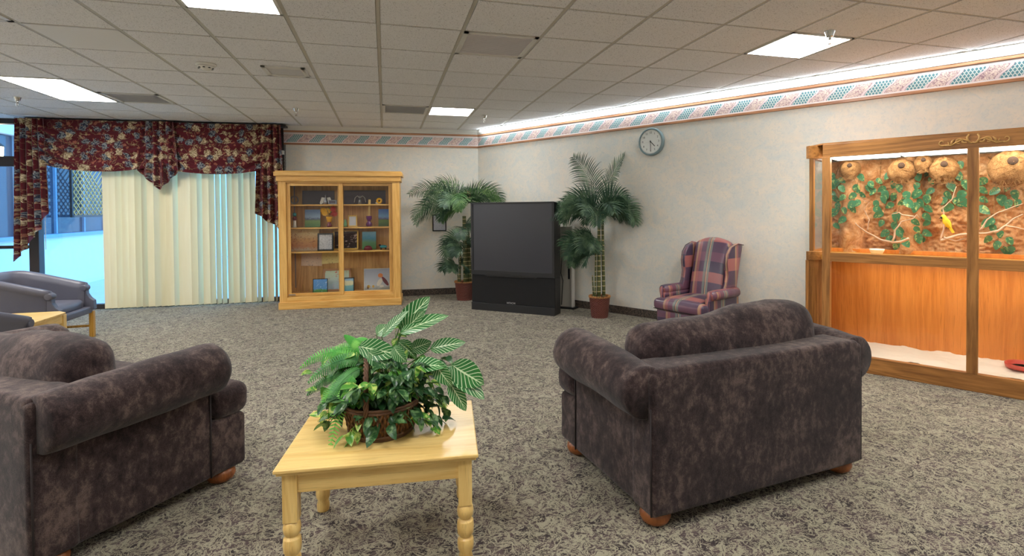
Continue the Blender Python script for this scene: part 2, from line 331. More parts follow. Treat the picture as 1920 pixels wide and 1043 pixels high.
plain('petal_yellow', C8(240, 180, 40), .7); plain('petal_red', C8(190, 60, 50), .7); plain('white_clay', C8(226, 222, 214), .5); plain('grey_twig', C8(150, 140, 130), .8)
plain('green_glass', C8(110, 160, 120), .15); plain('pewter', C8(150, 150, 156), .35, .7); plain('grey_board', C8(92, 84, 96), .6, var=.2, vs=12)

# ------------------------------------------------------------ mesh builder
class MB:
    def __init__(s): s.v = []; s.f = []; s.mi = []; s.sm = []; s.uv = {}; s.M = Matrix.Identity(4); s.cm = 0
    def add(s, vs, fs, smooth=False, uvs=None):
        k = len(s.v); s.v += [tuple(s.M @ Vector(p)) for p in vs]
        for i, f in enumerate(fs):
            if uvs: s.uv[len(s.f)] = [uvs[j] for j in f]
            s.f.append(tuple(k+j for j in f)); s.mi.append(s.cm); s.sm.append(smooth)
        return s
    def box(s, c, d, rot=None):
        x, y, z = d[0]/2, d[1]/2, d[2]/2; vs = [Vector((a*x, b*y, e*z)) for a in (-1, 1) for b in (-1, 1) for e in (-1, 1)]
        if rot: vs = [rot @ p for p in vs]
        vs = [p+Vector(c) for p in vs]
        return s.add(vs, [(0, 1, 3, 2), (4, 6, 7, 5), (0, 4, 5, 1), (2, 3, 7, 6), (0, 2, 6, 4), (1, 5, 7, 3)])
    def bx(s, x0, x1, y0, y1, z0, z1): return s.box(((x0+x1)/2, (y0+y1)/2, (z0+z1)/2), (abs(x1-x0), abs(y1-y0), abs(z1-z0)))
    def tube(s, pts, r, n=8, cap=True, sx=1.):
        pts = [Vector(p) for p in pts]; rs = r if isinstance(r, (list, tuple)) else [r]*len(pts); vs = []; fs = []; pr = None
        for i, p in enumerate(pts):
            t = (pts[min(i+1, len(pts)-1)]-pts[max(i-1, 0)]).normalized()
            if pr is None: pr = t.orthogonal().normalized()
            pr = (pr-t*pr.dot(t)); pr = pr.normalized() if pr.length > 1e-6 else t.orthogonal().normalized(); q = t.cross(pr)
            for k in range(n): a = 2*pi*k/n; vs.append(p+pr*cos(a)*rs[i]*sx+q*sin(a)*rs[i])
        for i in range(len(pts)-1):
            for k in range(n): fs.append((i*n+k, i*n+(k+1) % n, (i+1)*n+(k+1) % n, (i+1)*n+k))
        if cap: fs.append(tuple(range(n))[::-1]); fs.append(tuple((len(pts)-1)*n+k for k in range(n)))
        return s.add(vs, fs, True)
    def lathe(s, prof, n=24, o=(0, 0, 0), a0=0, a1=2*pi):
        disc = len(prof) == 2 and min(prof[0][0], prof[1][0]) < .002
        vs = []; fs = []; full = abs(a1-a0-2*pi) < 1e-6; m_ = n if full else n+1
        for r, z in prof:
            for k in range(m_): a = a0+(a1-a0)*k/n; vs.append((o[0]+r*cos(a), o[1]+r*sin(a), o[2]+z))
        for i in range(len(prof)-1):
            for k in range(n): fs.append((i*m_+k, i*m_+(k+1) % m_, (i+1)*m_+(k+1) % m_, (i+1)*m_+k))
        if disc: fs.append(tuple(range(n))[::-1] if prof[0][0] < .002 else tuple((len(prof)-1)*n+k for k in range(n)))
        elif full: fs.append(tuple(range(n))[::-1]); fs.append(tuple((len(prof)-1)*n+k for k in range(n)))
        return s.add(vs, fs, True)
    def sphere(s, c, r, n=14, sc=(1, 1, 1)):
        vs = []; fs = []
        for i in range(n+1):
            th = pi*i/n
            for k in range(n*2): a = pi*k/n; vs.append((c[0]+r*sc[0]*sin(th)*cos(a), c[1]+r*sc[1]*sin(th)*sin(a), c[2]-r*sc[2]*cos(th)))
        for i in range(n):
            for k in range(n*2): fs.append((i*2*n+k, i*2*n+(k+1) % (2*n), (i+1)*2*n+(k+1) % (2*n), (i+1)*2*n+k))
        return s.add(vs, fs, True)
    def grid(s, f, nu, nv, smooth=True, uv=False):
        vs = [f(i/nu, j/nv) for j in range(nv+1) for i in range(nu+1)]
        fs = [(j*(nu+1)+i, j*(nu+1)+i+1, (j+1)*(nu+1)+i+1, (j+1)*(nu+1)+i) for j in range(nv) for i in range(nu)]
        return s.add(vs, fs, smooth, [(i/nu, j/nv) for j in range(nv+1) for i in range(nu+1)] if uv else None)
    def prism(s, poly, a, b, axis='z', smooth=False):
        mp = {'z': lambda p, h: (p[0], p[1], h), 'y': lambda p, h: (p[0], h, p[1]), 'x': lambda p, h: (h, p[0], p[1])}[axis]
        n = len(poly); vs = [mp(p, a) for p in poly]+[mp(p, b) for p in poly]
        fs = [tuple(range(n))[::-1], tuple(range(n, 2*n))]+[(i, (i+1) % n, n+(i+1) % n, n+i) for i in range(n)]
        return s.add(vs, fs, smooth)
    def rbox(s, c, d, r, seg=8, puff=(0, 0, 0), wr=0., rot=None, seed=0, fn=None):
        """rounded box with puffed faces and soft wrinkles"""
        hx = [v/2 for v in d]; vs = []; fs = []; idx = {}
        sg = [max(2, int(seg*v/max(d)))+2 for v in d] if seg else [3]*3
        def pt(p):
            q = Vector([max(-(hx[i]-r), min(hx[i]-r, p[i])) for i in range(3)]); dd = Vector(p)-q
            if dd.length > 1e-9: q = q+dd.normalized()*r
            nn = [q[i]/hx[i] for i in range(3)]
            for i in range(3):
                o1, o2 = nn[(i+1) % 3], nn[(i+2) % 3]; q[i] += puff[i]*nn[i]*max(0, 1-o1*o1)*max(0, 1-o2*o2)
            if fn: q = fn(q, nn)
            if wr:
                w = noise.noise_vector(q*5+Vector((seed, seed*2.3, 0))); w2 = noise.noise_vector(q*14+Vector((seed, 3, seed))); q = q+w*wr+w2*wr*.35
            if rot: q = rot @ q
            return q+Vector(c)
        def samples(i, k):
            h = hx[i]; rr = min(r, h*.999); inner = [-(h-rr)+2*(h-rr)*j/k for j in range(k+1)]; a = [-h, -h+rr*.12, -h+rr*.4, -h+rr*.7]
            return a+inner+[-x for x in a[::-1]] if True else inner
        S = [samples(i, sg[i]) for i in range(3)]
        for ax in range(3):
            for sd in (-1, 1):
                u, w = (ax+1) % 3, (ax+2) % 3; nu, nw = len(S[u]), len(S[w]); ids = []
                for b in S[w]:
                    for a in S[u]:
                        p = [0, 0, 0]; p[ax] = sd*hx[ax]; p[u] = a; p[w] = b; key = tuple(round(t, 5) for t in p)
                        if key not in idx: idx[key] = len(vs); vs.append(pt(p))
                        ids.append(idx[key])
                for j in range(nw-1):
                    for i in range(nu-1):
                        q = (ids[j*nu+i], ids[j*nu+i+1], ids[(j+1)*nu+i+1], ids[(j+1)*nu+i]); fs.append(q if sd > 0 else q[::-1])
        return s.add(vs, fs, True)
    def islands(s):
        p = list(range(len(s.v)))
        def fd(a):
            while p[a] != a: p[a] = p[p[a]]; a = p[a]
            return a
        for f in s.f:
            a = fd(f[0])
            for j in f[1:]: p[fd(j)] = a
        g = {}
        for i, f in enumerate(s.f): g.setdefault(fd(f[0]), []).append(i)
        out = []
        for fi in g.values():
            q = MB(); mp = {}
            for i in fi:
                for j in s.f[i]:
                    if j not in mp: mp[j] = len(q.v); q.v.append(s.v[j])
                q.f.append(tuple(mp[j] for j in s.f[i])); q.mi.append(s.mi[i]); q.sm.append(s.sm[i])
            out.append(q)
        return out
    SPLIT = {'apron', 'stile', 'rail', 'side_glass', 'welt', 'corner_post', 'side_panel', 'raised_panel', 'front_glass', 'stretcher', 'sensor_slot', 'carcass', 'shelf_track', 'door_rail', 'back_panel', 'light_diffuser', 'control_door', 'edge_strip', 'ear', 'painted_small_figure', 'foot'}
    def build(s, name, mat, parent=None, bevel=0, recalc=True, kind=None, label=None):
        if name in s.SPLIT and parent and not s.uv:
            L = s.islands()
            if len(L) > 1: return [q._build(name, mat, parent, bevel, recalc, kind, label) for q in L][0]
        return s._build(name, mat, parent, bevel, recalc, kind, label)
    def _build(s, name, mat, parent=None, bevel=0, recalc=True, kind=None, label=None):
        me = bpy.data.meshes.new(name); me.from_pydata(s.v, [], s.f)
        for mm in (mat if isinstance(mat, (list, tuple)) else [mat]): me.materials.append(MATS[mm])
        for p, a, b in zip(me.polygons, s.mi, s.sm): p.material_index = a; p.use_smooth = b
        if s.uv:
            ul = me.uv_layers.new(name='UVMap')
            for fi, us in s.uv.items():
                for li, uvc in zip(me.polygons[fi].loop_indices, us): ul.data[li].uv = uvc
        if recalc:
            bm = bmesh.new(); bm.from_mesh(me); bmesh.ops.recalc_face_normals(bm, faces=bm.faces); bm.to_mesh(me); bm.free()
        o = bpy.data.objects.new(name, me); COL.objects.link(o)
        if parent: o.parent = parent
        if bevel:
            bv = o.modifiers.new('bevel', 'BEVEL'); bv.width = bevel; bv.segments = 2; bv.limit_method = 'ANGLE'; bv.angle_limit = R(40); bv.harden_normals = False
        if kind: o['kind'] = kind
        if label: o['label'] = label
        return o
def tag(o, label, cat, group=None, kind=None):
    o['label'] = label; o['category'] = cat
    if group: o['group'] = group
    if kind: o['kind'] = kind
    return o
def thing(name, label, cat, loc=(0, 0, 0), rz=0, group=None):
    o = bpy.data.objects.new(name, None); COL.objects.link(o); o.location = loc; o.rotation_euler = (0, 0, rz); o.empty_display_size = .1
    return tag(o, label, cat, group)
def put(o, loc, rz=0): o.location = loc; o.rotation_euler = (0, 0, rz); return o
def copy_tree(o, parent=None):
    c = o.copy(); COL.objects.link(c)
    if parent: c.parent = parent
    for ch in list(o.children): copy_tree(ch, c)
    return c
def struct(mb, name, mat, loc=(0, 0, 0), rz=0, bevel=0): return put(mb.build(name, mat, kind='structure', bevel=bevel), loc, rz)
def text_mesh(name, body, size, mat, parent, loc, rot, depth=.001):
    cu = bpy.data.curves.new(name, 'FONT'); cu.body = body; cu.size = size; cu.align_x = 'CENTER'; cu.align_y = 'CENTER'; cu.extrude = depth
    t = bpy.data.objects.new(name, cu); COL.objects.link(t); bpy.context.view_layer.update()
    me = bpy.data.meshes.new_from_object(t.evaluated_get(bpy.context.evaluated_depsgraph_get())); bpy.data.objects.remove(t)
    me.materials.clear(); me.materials.append(MATS[mat]); o = bpy.data.objects.new(name, me); COL.objects.link(o)
    o.parent = parent; o.location = loc; o.rotation_euler = rot; return o

# ------------------------------------------------------------ room shell
XL, YF = -6.5, -2.6
SEND = 13.6                                         # right wall length
WIN0, WIN1 = -6.75+.0, -3.05                        # glazed stretch of the back wall (local x)
b = MB(); b.add([(XL-.1, YF-.1, 0), (9, YF-.1, 0), (9, 9.6, 0), (XL-.1, 9.6, 0)], [(0, 1, 2, 3)]); b.add([(XL-.1, YF-.1, -.05), (9, YF-.1, -.05), (9, 9.6, -.05), (XL-.1, 9.6, -.05)], [(0, 1, 2, 3)])
struct(b, 'floor', 'carpet')
b = MB(); b.bx(WIN1, .12, 0, .15, 0, CEIL+.1); struct(b, 'wall_back', 'wallpaper', C0, RZB)
b = MB(); b.bx(-.0, SEND, 0, .15, 0, CEIL+.1); struct(b, 'wall_right', 'wallpaper', C0, RZR)
b = MB(); b.bx(XL-.15, XL, YF, 9.38, 0, CEIL+.1); struct(b, 'wall_left', 'white_paint')
b = MB(); b.bx(XL, 9, YF-.15, YF, 0, CEIL+.1); struct(b, 'wall_front', 'white_paint')
# trim: crown, rails, paper border, baseboard on both walls
def trims(side, x0, x1, loc, rz):
    T = CEIL
    b = MB(); b.bx(x0, x1, -.035, 0, T-.05, T); b.bx(x0, x1, -.022, 0, T-.075, T-.05); o = struct(b, 'trim_1' if side == 'back' else 'trim_2', 'white_paint', loc, rz, .003)
    b = MB(); b.bx(x0, x1, -.016, 0, T-.105, T-.075); b.bx(x0, x1, -.016, 0, T-.30, T-.27); struct(b, 'trim_3' if side == 'back' else 'trim_4', 'railwood', loc, rz, .004)
    b = MB(); b.bx(x0, x1, -.003, 0, 0, .165); o = struct(b, 'trim_5' if side == 'back' else 'trim_6', 'border_paper', Vector(loc)+Vector((0, 0, T-.27)), rz)
    b = MB(); b.bx(x0, x1, -.012, 0, 0, .105); struct(b, 'baseboard_'+side, 'marbled_base', loc, rz, .003)
trims('back', WIN1, 0, C0, RZB); trims('right', 0, SEND, C0, RZR)

# ceiling: tegular tiles in a metal grid
GX, GY, GS = -.0295, 4.026, .6095
LIGHTS = [(-2, -1, 1), (1, 5, 1), (5, -1, 1), (-6, 4, 2), (1, -5, 1), (-2, -6, 1), (-5, -3, 2), (5, -6, 1), (-8, -6, 2), (-9, 0, 2), (8, -6, 1)]  # the panels out of view are added to light the room
VENTS = [(1, 0), (0, 5), (-5, 5), (-5, 0)]
skip = set((i, j+k) for i, j, n in LIGHTS for k in range(n)) | set(VENTS) | {(-4, 1)}
tiles = MB(); grid = MB()
for i in range(-12, 16):
    for j in range(-12, 10):
        if (i, j) in skip: continue
        x, y = GX+i*GS, GY+j*GS; tiles.bx(x+.016, x+GS-.016, y+.013, y+GS-.013, CEIL-.001, CEIL+.008)
for i in range(-12, 17): grid.bx(GX+i*GS-.013, GX+i*GS+.013, YF, 9.6, CEIL+.002, CEIL+.012)
for j in range(-12, 11): grid.bx(XL, 9, GY+j*GS-.011, GY+j*GS+.011, CEIL+.003, CEIL+.013)
tiles.cm = 0
b = MB(); b.bx(XL-.1, 9, YF-.1, 9.6, CEIL+.014, CEIL+.05); lid = b
def clip(o):
    bm = bmesh.new(); bm.from_mesh(o.data)
    for p, nrm in ((BW(0, .01), -NB), (RW(0, -.01), -NR), ((XL-.02, 0, 0), (-1, 0, 0)), ((0, YF-.02, 0), (0, -1, 0))):
        g = bm.verts[:]+bm.edges[:]+bm.faces[:]
        bmesh.ops.bisect_plane(bm, geom=g, plane_co=p, plane_no=nrm, clear_outer=True)
    bm.to_mesh(o.data); bm.free()
o = tiles.build('ceiling', 'ceiling_tile', kind='structure'); clip(o)
o = grid.build('trim_7', 'grid_metal', kind='structure'); clip(o)
o = lid.build('ceiling', 'white_paint', kind='structure'); clip(o)
b = MB(); x, y = GX-4*GS, GY+GS; b.bx(x+.016, x+GS-.016, y+.013, y+GS-.013, CEIL-.003, CEIL+.008)
tag(b.build('ceiling_tile', 'new_tile'), 'clean whiter replacement tile among the speckled ceiling tiles, upper left', 'ceiling tile')
LL = {(-2, -1): 'square fluorescent ceiling panel at the top edge left of centre, above the smoke detector', (1, 5): 'small far fluorescent ceiling panel beside the grey grille near the back wall',
      (5, -1): 'square fluorescent ceiling panel on the right behind the nearest sprinkler', (-6, 4): 'long fluorescent ceiling panel on the far left above the curtains'}
for i, j, n in LIGHTS:
    x, y = GX+i*GS, GY+j*GS; L = n*GS
    t = thing('ceiling_light', LL.get((i, j), 'unseen fluorescent ceiling panel added behind the viewer for more light'), 'ceiling light', (x+GS/2, y+L/2, CEIL), 0, None if (i, j) in LL else 'unseen ceiling panels added behind the viewer for light')
    b = MB(); w = GS/2-.012; l = L/2-.012
    for sx in (-1, 1): b.bx(sx*w, sx*(w-.02), -l, l, -.006, .012)
    for sy in (-1, 1): b.bx(-w, w, sy*l, sy*(l-.02), -.006, .012)
    b.build('frame', 'white_metal', t)
    b = MB(); b.bx(-w+.02, w-.02, -l+.02, l-.02, -.002, .004); b.build('diffuser', 'panel_light', t)
for k, (i, j) in enumerate(VENTS):
    x, y = GX+(i+.5)*GS, GY+(j+.5)*GS
    lab = ['slatted white return air grille in the ceiling in front of the television', 'dull grey ceiling grille directly left of the small far light panel', 'dull grey ceiling grille right of the long left light panel', 'grey ceiling grille at the far upper left corner'][k]
    t = thing('ceiling_vent', lab, 'ceiling vent', (x, y, CEIL)); w = GS/2-.012
    b = MB()
    for sx in (-1, 1): b.bx(sx*w, sx*(w-.035), -w, w, -.006, .008)
    for sy in (-1, 1): b.bx(-w, w, sy*w, sy*(w-.035), -.006, .008)
    b.build('frame', 'white_metal', t)
    b = MB(); b.bx(-w, w, -w, w, .0035, .008); b.build('backing', 'duct_grey', t)
    b = MB()
    for q in range(26): yy = -w+.045+q*(2*w-.09)/25; b.box((0, yy, .002), (2*w-.07, .0195, .0015), Matrix.Rotation(.14, 3, 'X'))
    b.build('louvres', 'grille_white' if k == 0 else 'duct_grey', t)
t = thing('ceiling_register', 'small square white air register beside the smoke detector on the ceiling', 'ceiling vent', (GX-1.5*GS+.05, GY+2.5*GS+.05, CEIL-.001))
b = MB()
for sx in (-1, 1): b.bx(sx*.19, sx*.15, -.17, .17, -.016, 0)
for sy in (-1, 1): b.bx(-.19, .19, sy*.17, sy*.13, -.016, 0)
b.build('frame', 'white_metal', t, .003); b = MB(); b.bx(-.15, .15, -.13, .13, -.008, -.002); b.build('perforated_plate', 'duct_grey', t)
p = _ray(386, 126); k = (CEIL-.03-CAMZ)/p.z
t = thing('smoke_detector', 'round white smoke detector on the ceiling', 'smoke detector', (p.x*k, p.y*k, CEIL-.001))
b = MB(); b.lathe([(.085, 0), (.085, -.012), (.07, -.02)], 28); b.build('base', 'white_paint', t)
b = MB(); b.lathe([(.068, -.02), (.062, -.036), (.042, -.046), (.03, -.056), (0.001, -.058)], 28); b.build('head', 'white_paint', t)
b = MB()
for a in range(8): b.box((.055*cos(a*pi/4), .055*sin(a*pi/4), -.04), (.016, .016, .006))
b.build('sensor_slot', 'ink', t)
for px, py, lab in ((32, 182, 'chrome fire sprinkler hanging from the ceiling at the far left'), (555, 203, 'chrome fire sprinkler on the ceiling above the display cabinet, right of the curtains'), (908, 216, 'chrome fire sprinkler near the room corner, right of the far light panel'), (1556, 58, 'nearest chrome fire sprinkler in front of the right light panel')):
    p = _ray(px, py); k = (CEIL-CAMZ)/p.z; t = thing('sprinkler', lab, 'sprinkler', (p.x*k, p.y*k, CEIL-.001), 0)
    b = MB(); b.lathe([(.04, 0), (.038, -.004), (.026, -.04), (.024, -.045)], 20); b.build('escutcheon', 'chrome', t)
    b = MB(); b.tube([(0, 0, -.04), (0, 0, -.066)], .012, 10)
    for sx in (-1, 1): b.tube([(sx*.01, 0, -.064), (sx*.014, 0, -.075), (sx*.002, 0, -.095)], .0028, 6)
    b.tube([(0, 0, -.064), (0, 0, -.09)], .0025, 6); b.build('body', 'chrome', t)
    b = MB(); b.lathe([(.002, -.094), (.016, -.096), (.016, -.098), (.002, -.1)], 14); b.build('deflector', 'chrome', t)
# strip light along the right wall
t = thing('strip_light', 'long bright white strip light running along the top of the right wall', 'strip light', C0, RZR)
b = MB(); b.bx(.14, SEND-1, -.10, -.036, CEIL-.012, CEIL-.001); b.build('housing', 'white_metal', t)
b = MB(); b.bx(.15, SEND-1.02, -.092, -.037, CEIL-.052, CEIL-.013); b.build('tube_cover', 'strip_light', t)

# ------------------------------------------------------------ window wall
def wx(px, py, y=0): return bwx(px, py, y)
xe = wx(69, 500, .05)[0]; xtop = wx(10, 293, .05)[1]; xbot = wx(10, 312, .05)[1]
MULL = [xe, -5.1+.95, -4.6+1.3+.0, WIN1-.035]     # vertical frame members (hidden behind the blinds except the first)
MULL[1] = (xe+WIN1)/2-.0
b = MB(); b.bx(-8.2, WIN1, .0, .12, CEIL-.075, CEIL+.1); struct(b, 'window_frame', 'bronze_frame', C0, RZB).name = 'trim_8'
b = MB(); b.bx(-8.2, xe-.06, .03, .12, xbot, xtop); b.bx(-8.2, xe-.06, .06, .1, wx(10, 467, .05)[1], wx(10, 461, .05)[1]); b.bx(-8.2, WIN1, .02, .12, 0, .07); struct(b, 'trim_9', 'bronze_frame', C0, RZB, .003)
b = MB()
for x in (xe, MULL[1], WIN1-.03): b.bx(x-.06, x+.06, .0, .12, .0, CEIL-.07)
struct(b, 'trim_10', 'bronze_frame', C0, RZB, .003)
b = MB(); b.bx(-8.2, xe-.07, .06, .066, .07, CEIL-.08); struct(b, 'window_1', 'glass_clear', C0, RZB)
b = MB(); b.bx(xe+.06, MULL[1]-.06, .06, .066, .07, CEIL-.08); struct(b, 'window_2', 'glass_clear', C0, RZB)
b = MB(); b.bx(MULL[1]+.06, WIN1-.09, .06, .066, .07, CEIL-.08); struct(b, 'window_3', 'glass_clear', C0, RZB)

# vertical blinds
rnd = random.Random(5)
t = thing('vertical_blind', 'cream vertical blind of long slats hanging in the window under the burgundy valance', 'blinds', C0, RZB)
xl = wx(196, 570, -.1)[0]; xr = -3.08
b = MB(); b.bx(xe+.05, xr+.05, -.13, -.06, 2.30, 2.36); b.build('headrail', 'white_metal', t)
b = MB(); x = xl+.045
while x < xr:
    a = rnd.gauss(.45, .22); gap = .081
    u_ = (x-xl)/(xr-xl)
    if rnd.random() < .16: a = rnd.uniform(.8, 1.15)
    if u_ > .86: a = rnd.choice([1.2, .3, .5, 1.4, .9])
    w = .0445; sw = rnd.uniform(-.006, .006)
    b.grid(lambda u, v: ((x+(u-.5)*2*w*cos(a)+sw*(1-v)), -.095+(u-.5)*2*w*sin(a)+.006*(1-(2*u-1)**2)*1., .022+v*2.28), 4, 1)
    x += gap
b.build('slats', 'blind_slat', t, recalc=False)
b = MB(); b.tube([(xe+.2, -.1, 2.3), (xe+.2, -.1, .9)], .004, 6); b.build('wand', 'white_metal', t)

# burgundy valance
t = thing('window_valance', 'burgundy floral swag valance with pleated tails across the top of the window', 'valance', C0, RZB)
b = MB(); b.bx(wx(36, 225, -.2)[0], wx(535, 240, -.2)[0], -.2, -.03, CEIL-.05, CEIL-.022); b.build('board', 'bronze_frame', t)
TOPZ = CEIL-.03
def swag(x0, x1, dip, edge, seed, yb=-.215):
    b = MB(); rr = random.Random(seed)
    def f(u, v):
        x = x0+(x1-x0)*u; s_ = 4*u*(1-u); bot = edge+(dip-edge)*s_**.7; z = TOPZ-v*(TOPZ-bot)
        # draped folds fan out of the top corners
        ph = v*(4.4+.6*sin(seed))-1.5*s_+.3*noise.noise(Vector((u*3, v*2, seed))); amp = .06*(1-.45*s_)*min(1, v*5)*1.5
        y = yb-amp*(abs((ph % 1)*2-1)**.7)-.03*v*s_+.01*noise.noise(Vector((x*6, z*6, seed)))
        return (x, y, z-.0*v)
    b.grid(f, 60, 70); return b.build('swag', 'burgundy_floral', t, recalc=False)
def X(px, py=300): return wx(px, py, -.22)[0]
def Z(px, py): return wx(px, py, -.22)[1]
swag(X(80), X(300), Z(180, 322), Z(90, 306), 1); swag(X(300), X(508), Z(410, 327), Z(335, 312), 2)
def tail(x0, x1, hem, n, seed, yb=-.26, amp=.05):
    b = MB()
    def f(u, v):
        ph = u*n; tri = abs((ph % 1)*2-1); sw = (tri-.5)*2; sp = .8+.2*v
        x = (x0+x1)/2+((x0+(x1-x0)*u)-(x0+x1)/2)*sp+.010*sin(ph*6.28+v*2)
        zb = hem(u); z = TOPZ-v*(TOPZ-zb)
        y = yb+amp*(.6+.5*v)*sw*-1+.008*noise.noise(Vector((u*5, v*7, seed)))
        return (x, y, z)
    b.grid(f, n*10, 26); return b.build('tail', 'burgundy_floral', t, recalc=False)
z1, z2 = Z(45, 490), Z(88, 395)
tail(X(31, 420), X(96, 300), lambda u: z1+(z2-z1)*(u**1.3)+.05*abs(sin(u*9)), 5, 3)
z3, z4 = Z(485, 400), Z(516, 436)
tail(X(480, 400), X(536, 400), lambda u: z3+(z4-z3)*(u**.8)+.03*abs(sin(u*8)), 4, 4)
z5, z6 = Z(262, 320), Z(301, 356)
tail(X(262), X(338), lambda u: z5+(z6-z5)*(1-abs(2*u-1))**.9, 5, 5, -.27)

# ------------------------------------------------------------ outside the window
b = MB(); b.bx(-16, 4, 9.45, 24, -.14, -.06); tag(b.build('courtyard_paving', 'concrete'), 'pale bluish courtyard paving outside the window', 'paving')['kind'] = 'structure'
t = thing('neighbouring_wing', 'pale blue lit building wing with dark windows outside the left window', 'building', (-6.05, 9.6, 0))
b = MB(); b.bx(-.4, 0, .1, 9, -.1, .98); b.bx(-.4, 0, .1, 9, 2.75, 3.6)
for y in (.1, 1.75, 4.9, 8.4): b.bx(-.4, 0, y, y+.16, .98, 2.75)
b.build('wall', 'stucco_blue', t)
b = MB(); b.bx(-.1, .06, .1, 9, .96, 1.02); b.build('sill', 'sill_blue', t)
for y0, y1 in ((.26, 1.75), (1.91, 4.9), (5.06, 8.4)):
    b = MB(); b.bx(-.12, -.1, y0, y1, 1.02, 2.75); w_ = b.build('window', 'dark_glass', t)
    b = MB(); n = max(1, int((y1-y0)/.75))
    for k in range(n+1): yy = y0+(y1-y0)*k/n; b.bx(-.11, -.06, yy-.025, yy+.025, 1.02, 2.75)
    b.build('mullions', 'sill_blue', w_)
b = MB(); b.bx(-.5, .5, 0, 9.2, 3.3, 3.42); b.build('eave', 'stucco_blue', t)
b = MB(); b.bx(-8, 3, 20, 20.4, -.1, 4.2); tag(b.build('courtyard_wall', 'stucco_blue'), 'pale far courtyard wall glimpsed between the blind slats', 'wall')
# diamond lattice standing in for a tiled roof reflected in the dark windows
t = thing('reflection_lattice', 'diamond lattice outside imitating the roof reflection in the dark windows', 'reflection_lattice', (-5.9, 12.55, 1.35))
b = MB(); L_, H_ = 1.5, 1.35
for k in range(-9, 12):
    for sgn in (1, -1):
        pts = []
        for q in range(30):
            y = k*.16+sgn*q*.08*.9; z = q*.06
            if 0 <= y <= L_ and 0 <= z <= H_: pts.append((0 if sgn > 0 else .012, y, z))
        if len(pts) > 1: b.tube([pts[0], pts[-1]], .012, 4)
b.build('lattice', 'carved', t); b = MB()
for y in (0, L_): b.bx(-.01, .03, y-.02, y+.02, -.02, H_+.02)
for z in (0, H_): b.bx(-.01, .03, 0, L_, z-.02, z+.02)
b.build('frame', 'bronze_frame', t)
t = thing('wall_lantern', 'small glowing lantern outside beyond the top left window pane', 'lantern', (-6.02, 10.9-.35, 2.28))
b = MB(); b.lathe([(.02, .28), (.09, .22), (.09, .2)], 8, (.1, 0, 0)); b.bx(0, .1, -.02, .02, .1, .14); b.build('cap', 'bronze_frame', t)
b = MB(); b.lathe([(.05, 0), (.07, .02), (.08, .2)], 8, (.1, 0, 0)); b.build('lamp_glass', 'lantern_glow', t)

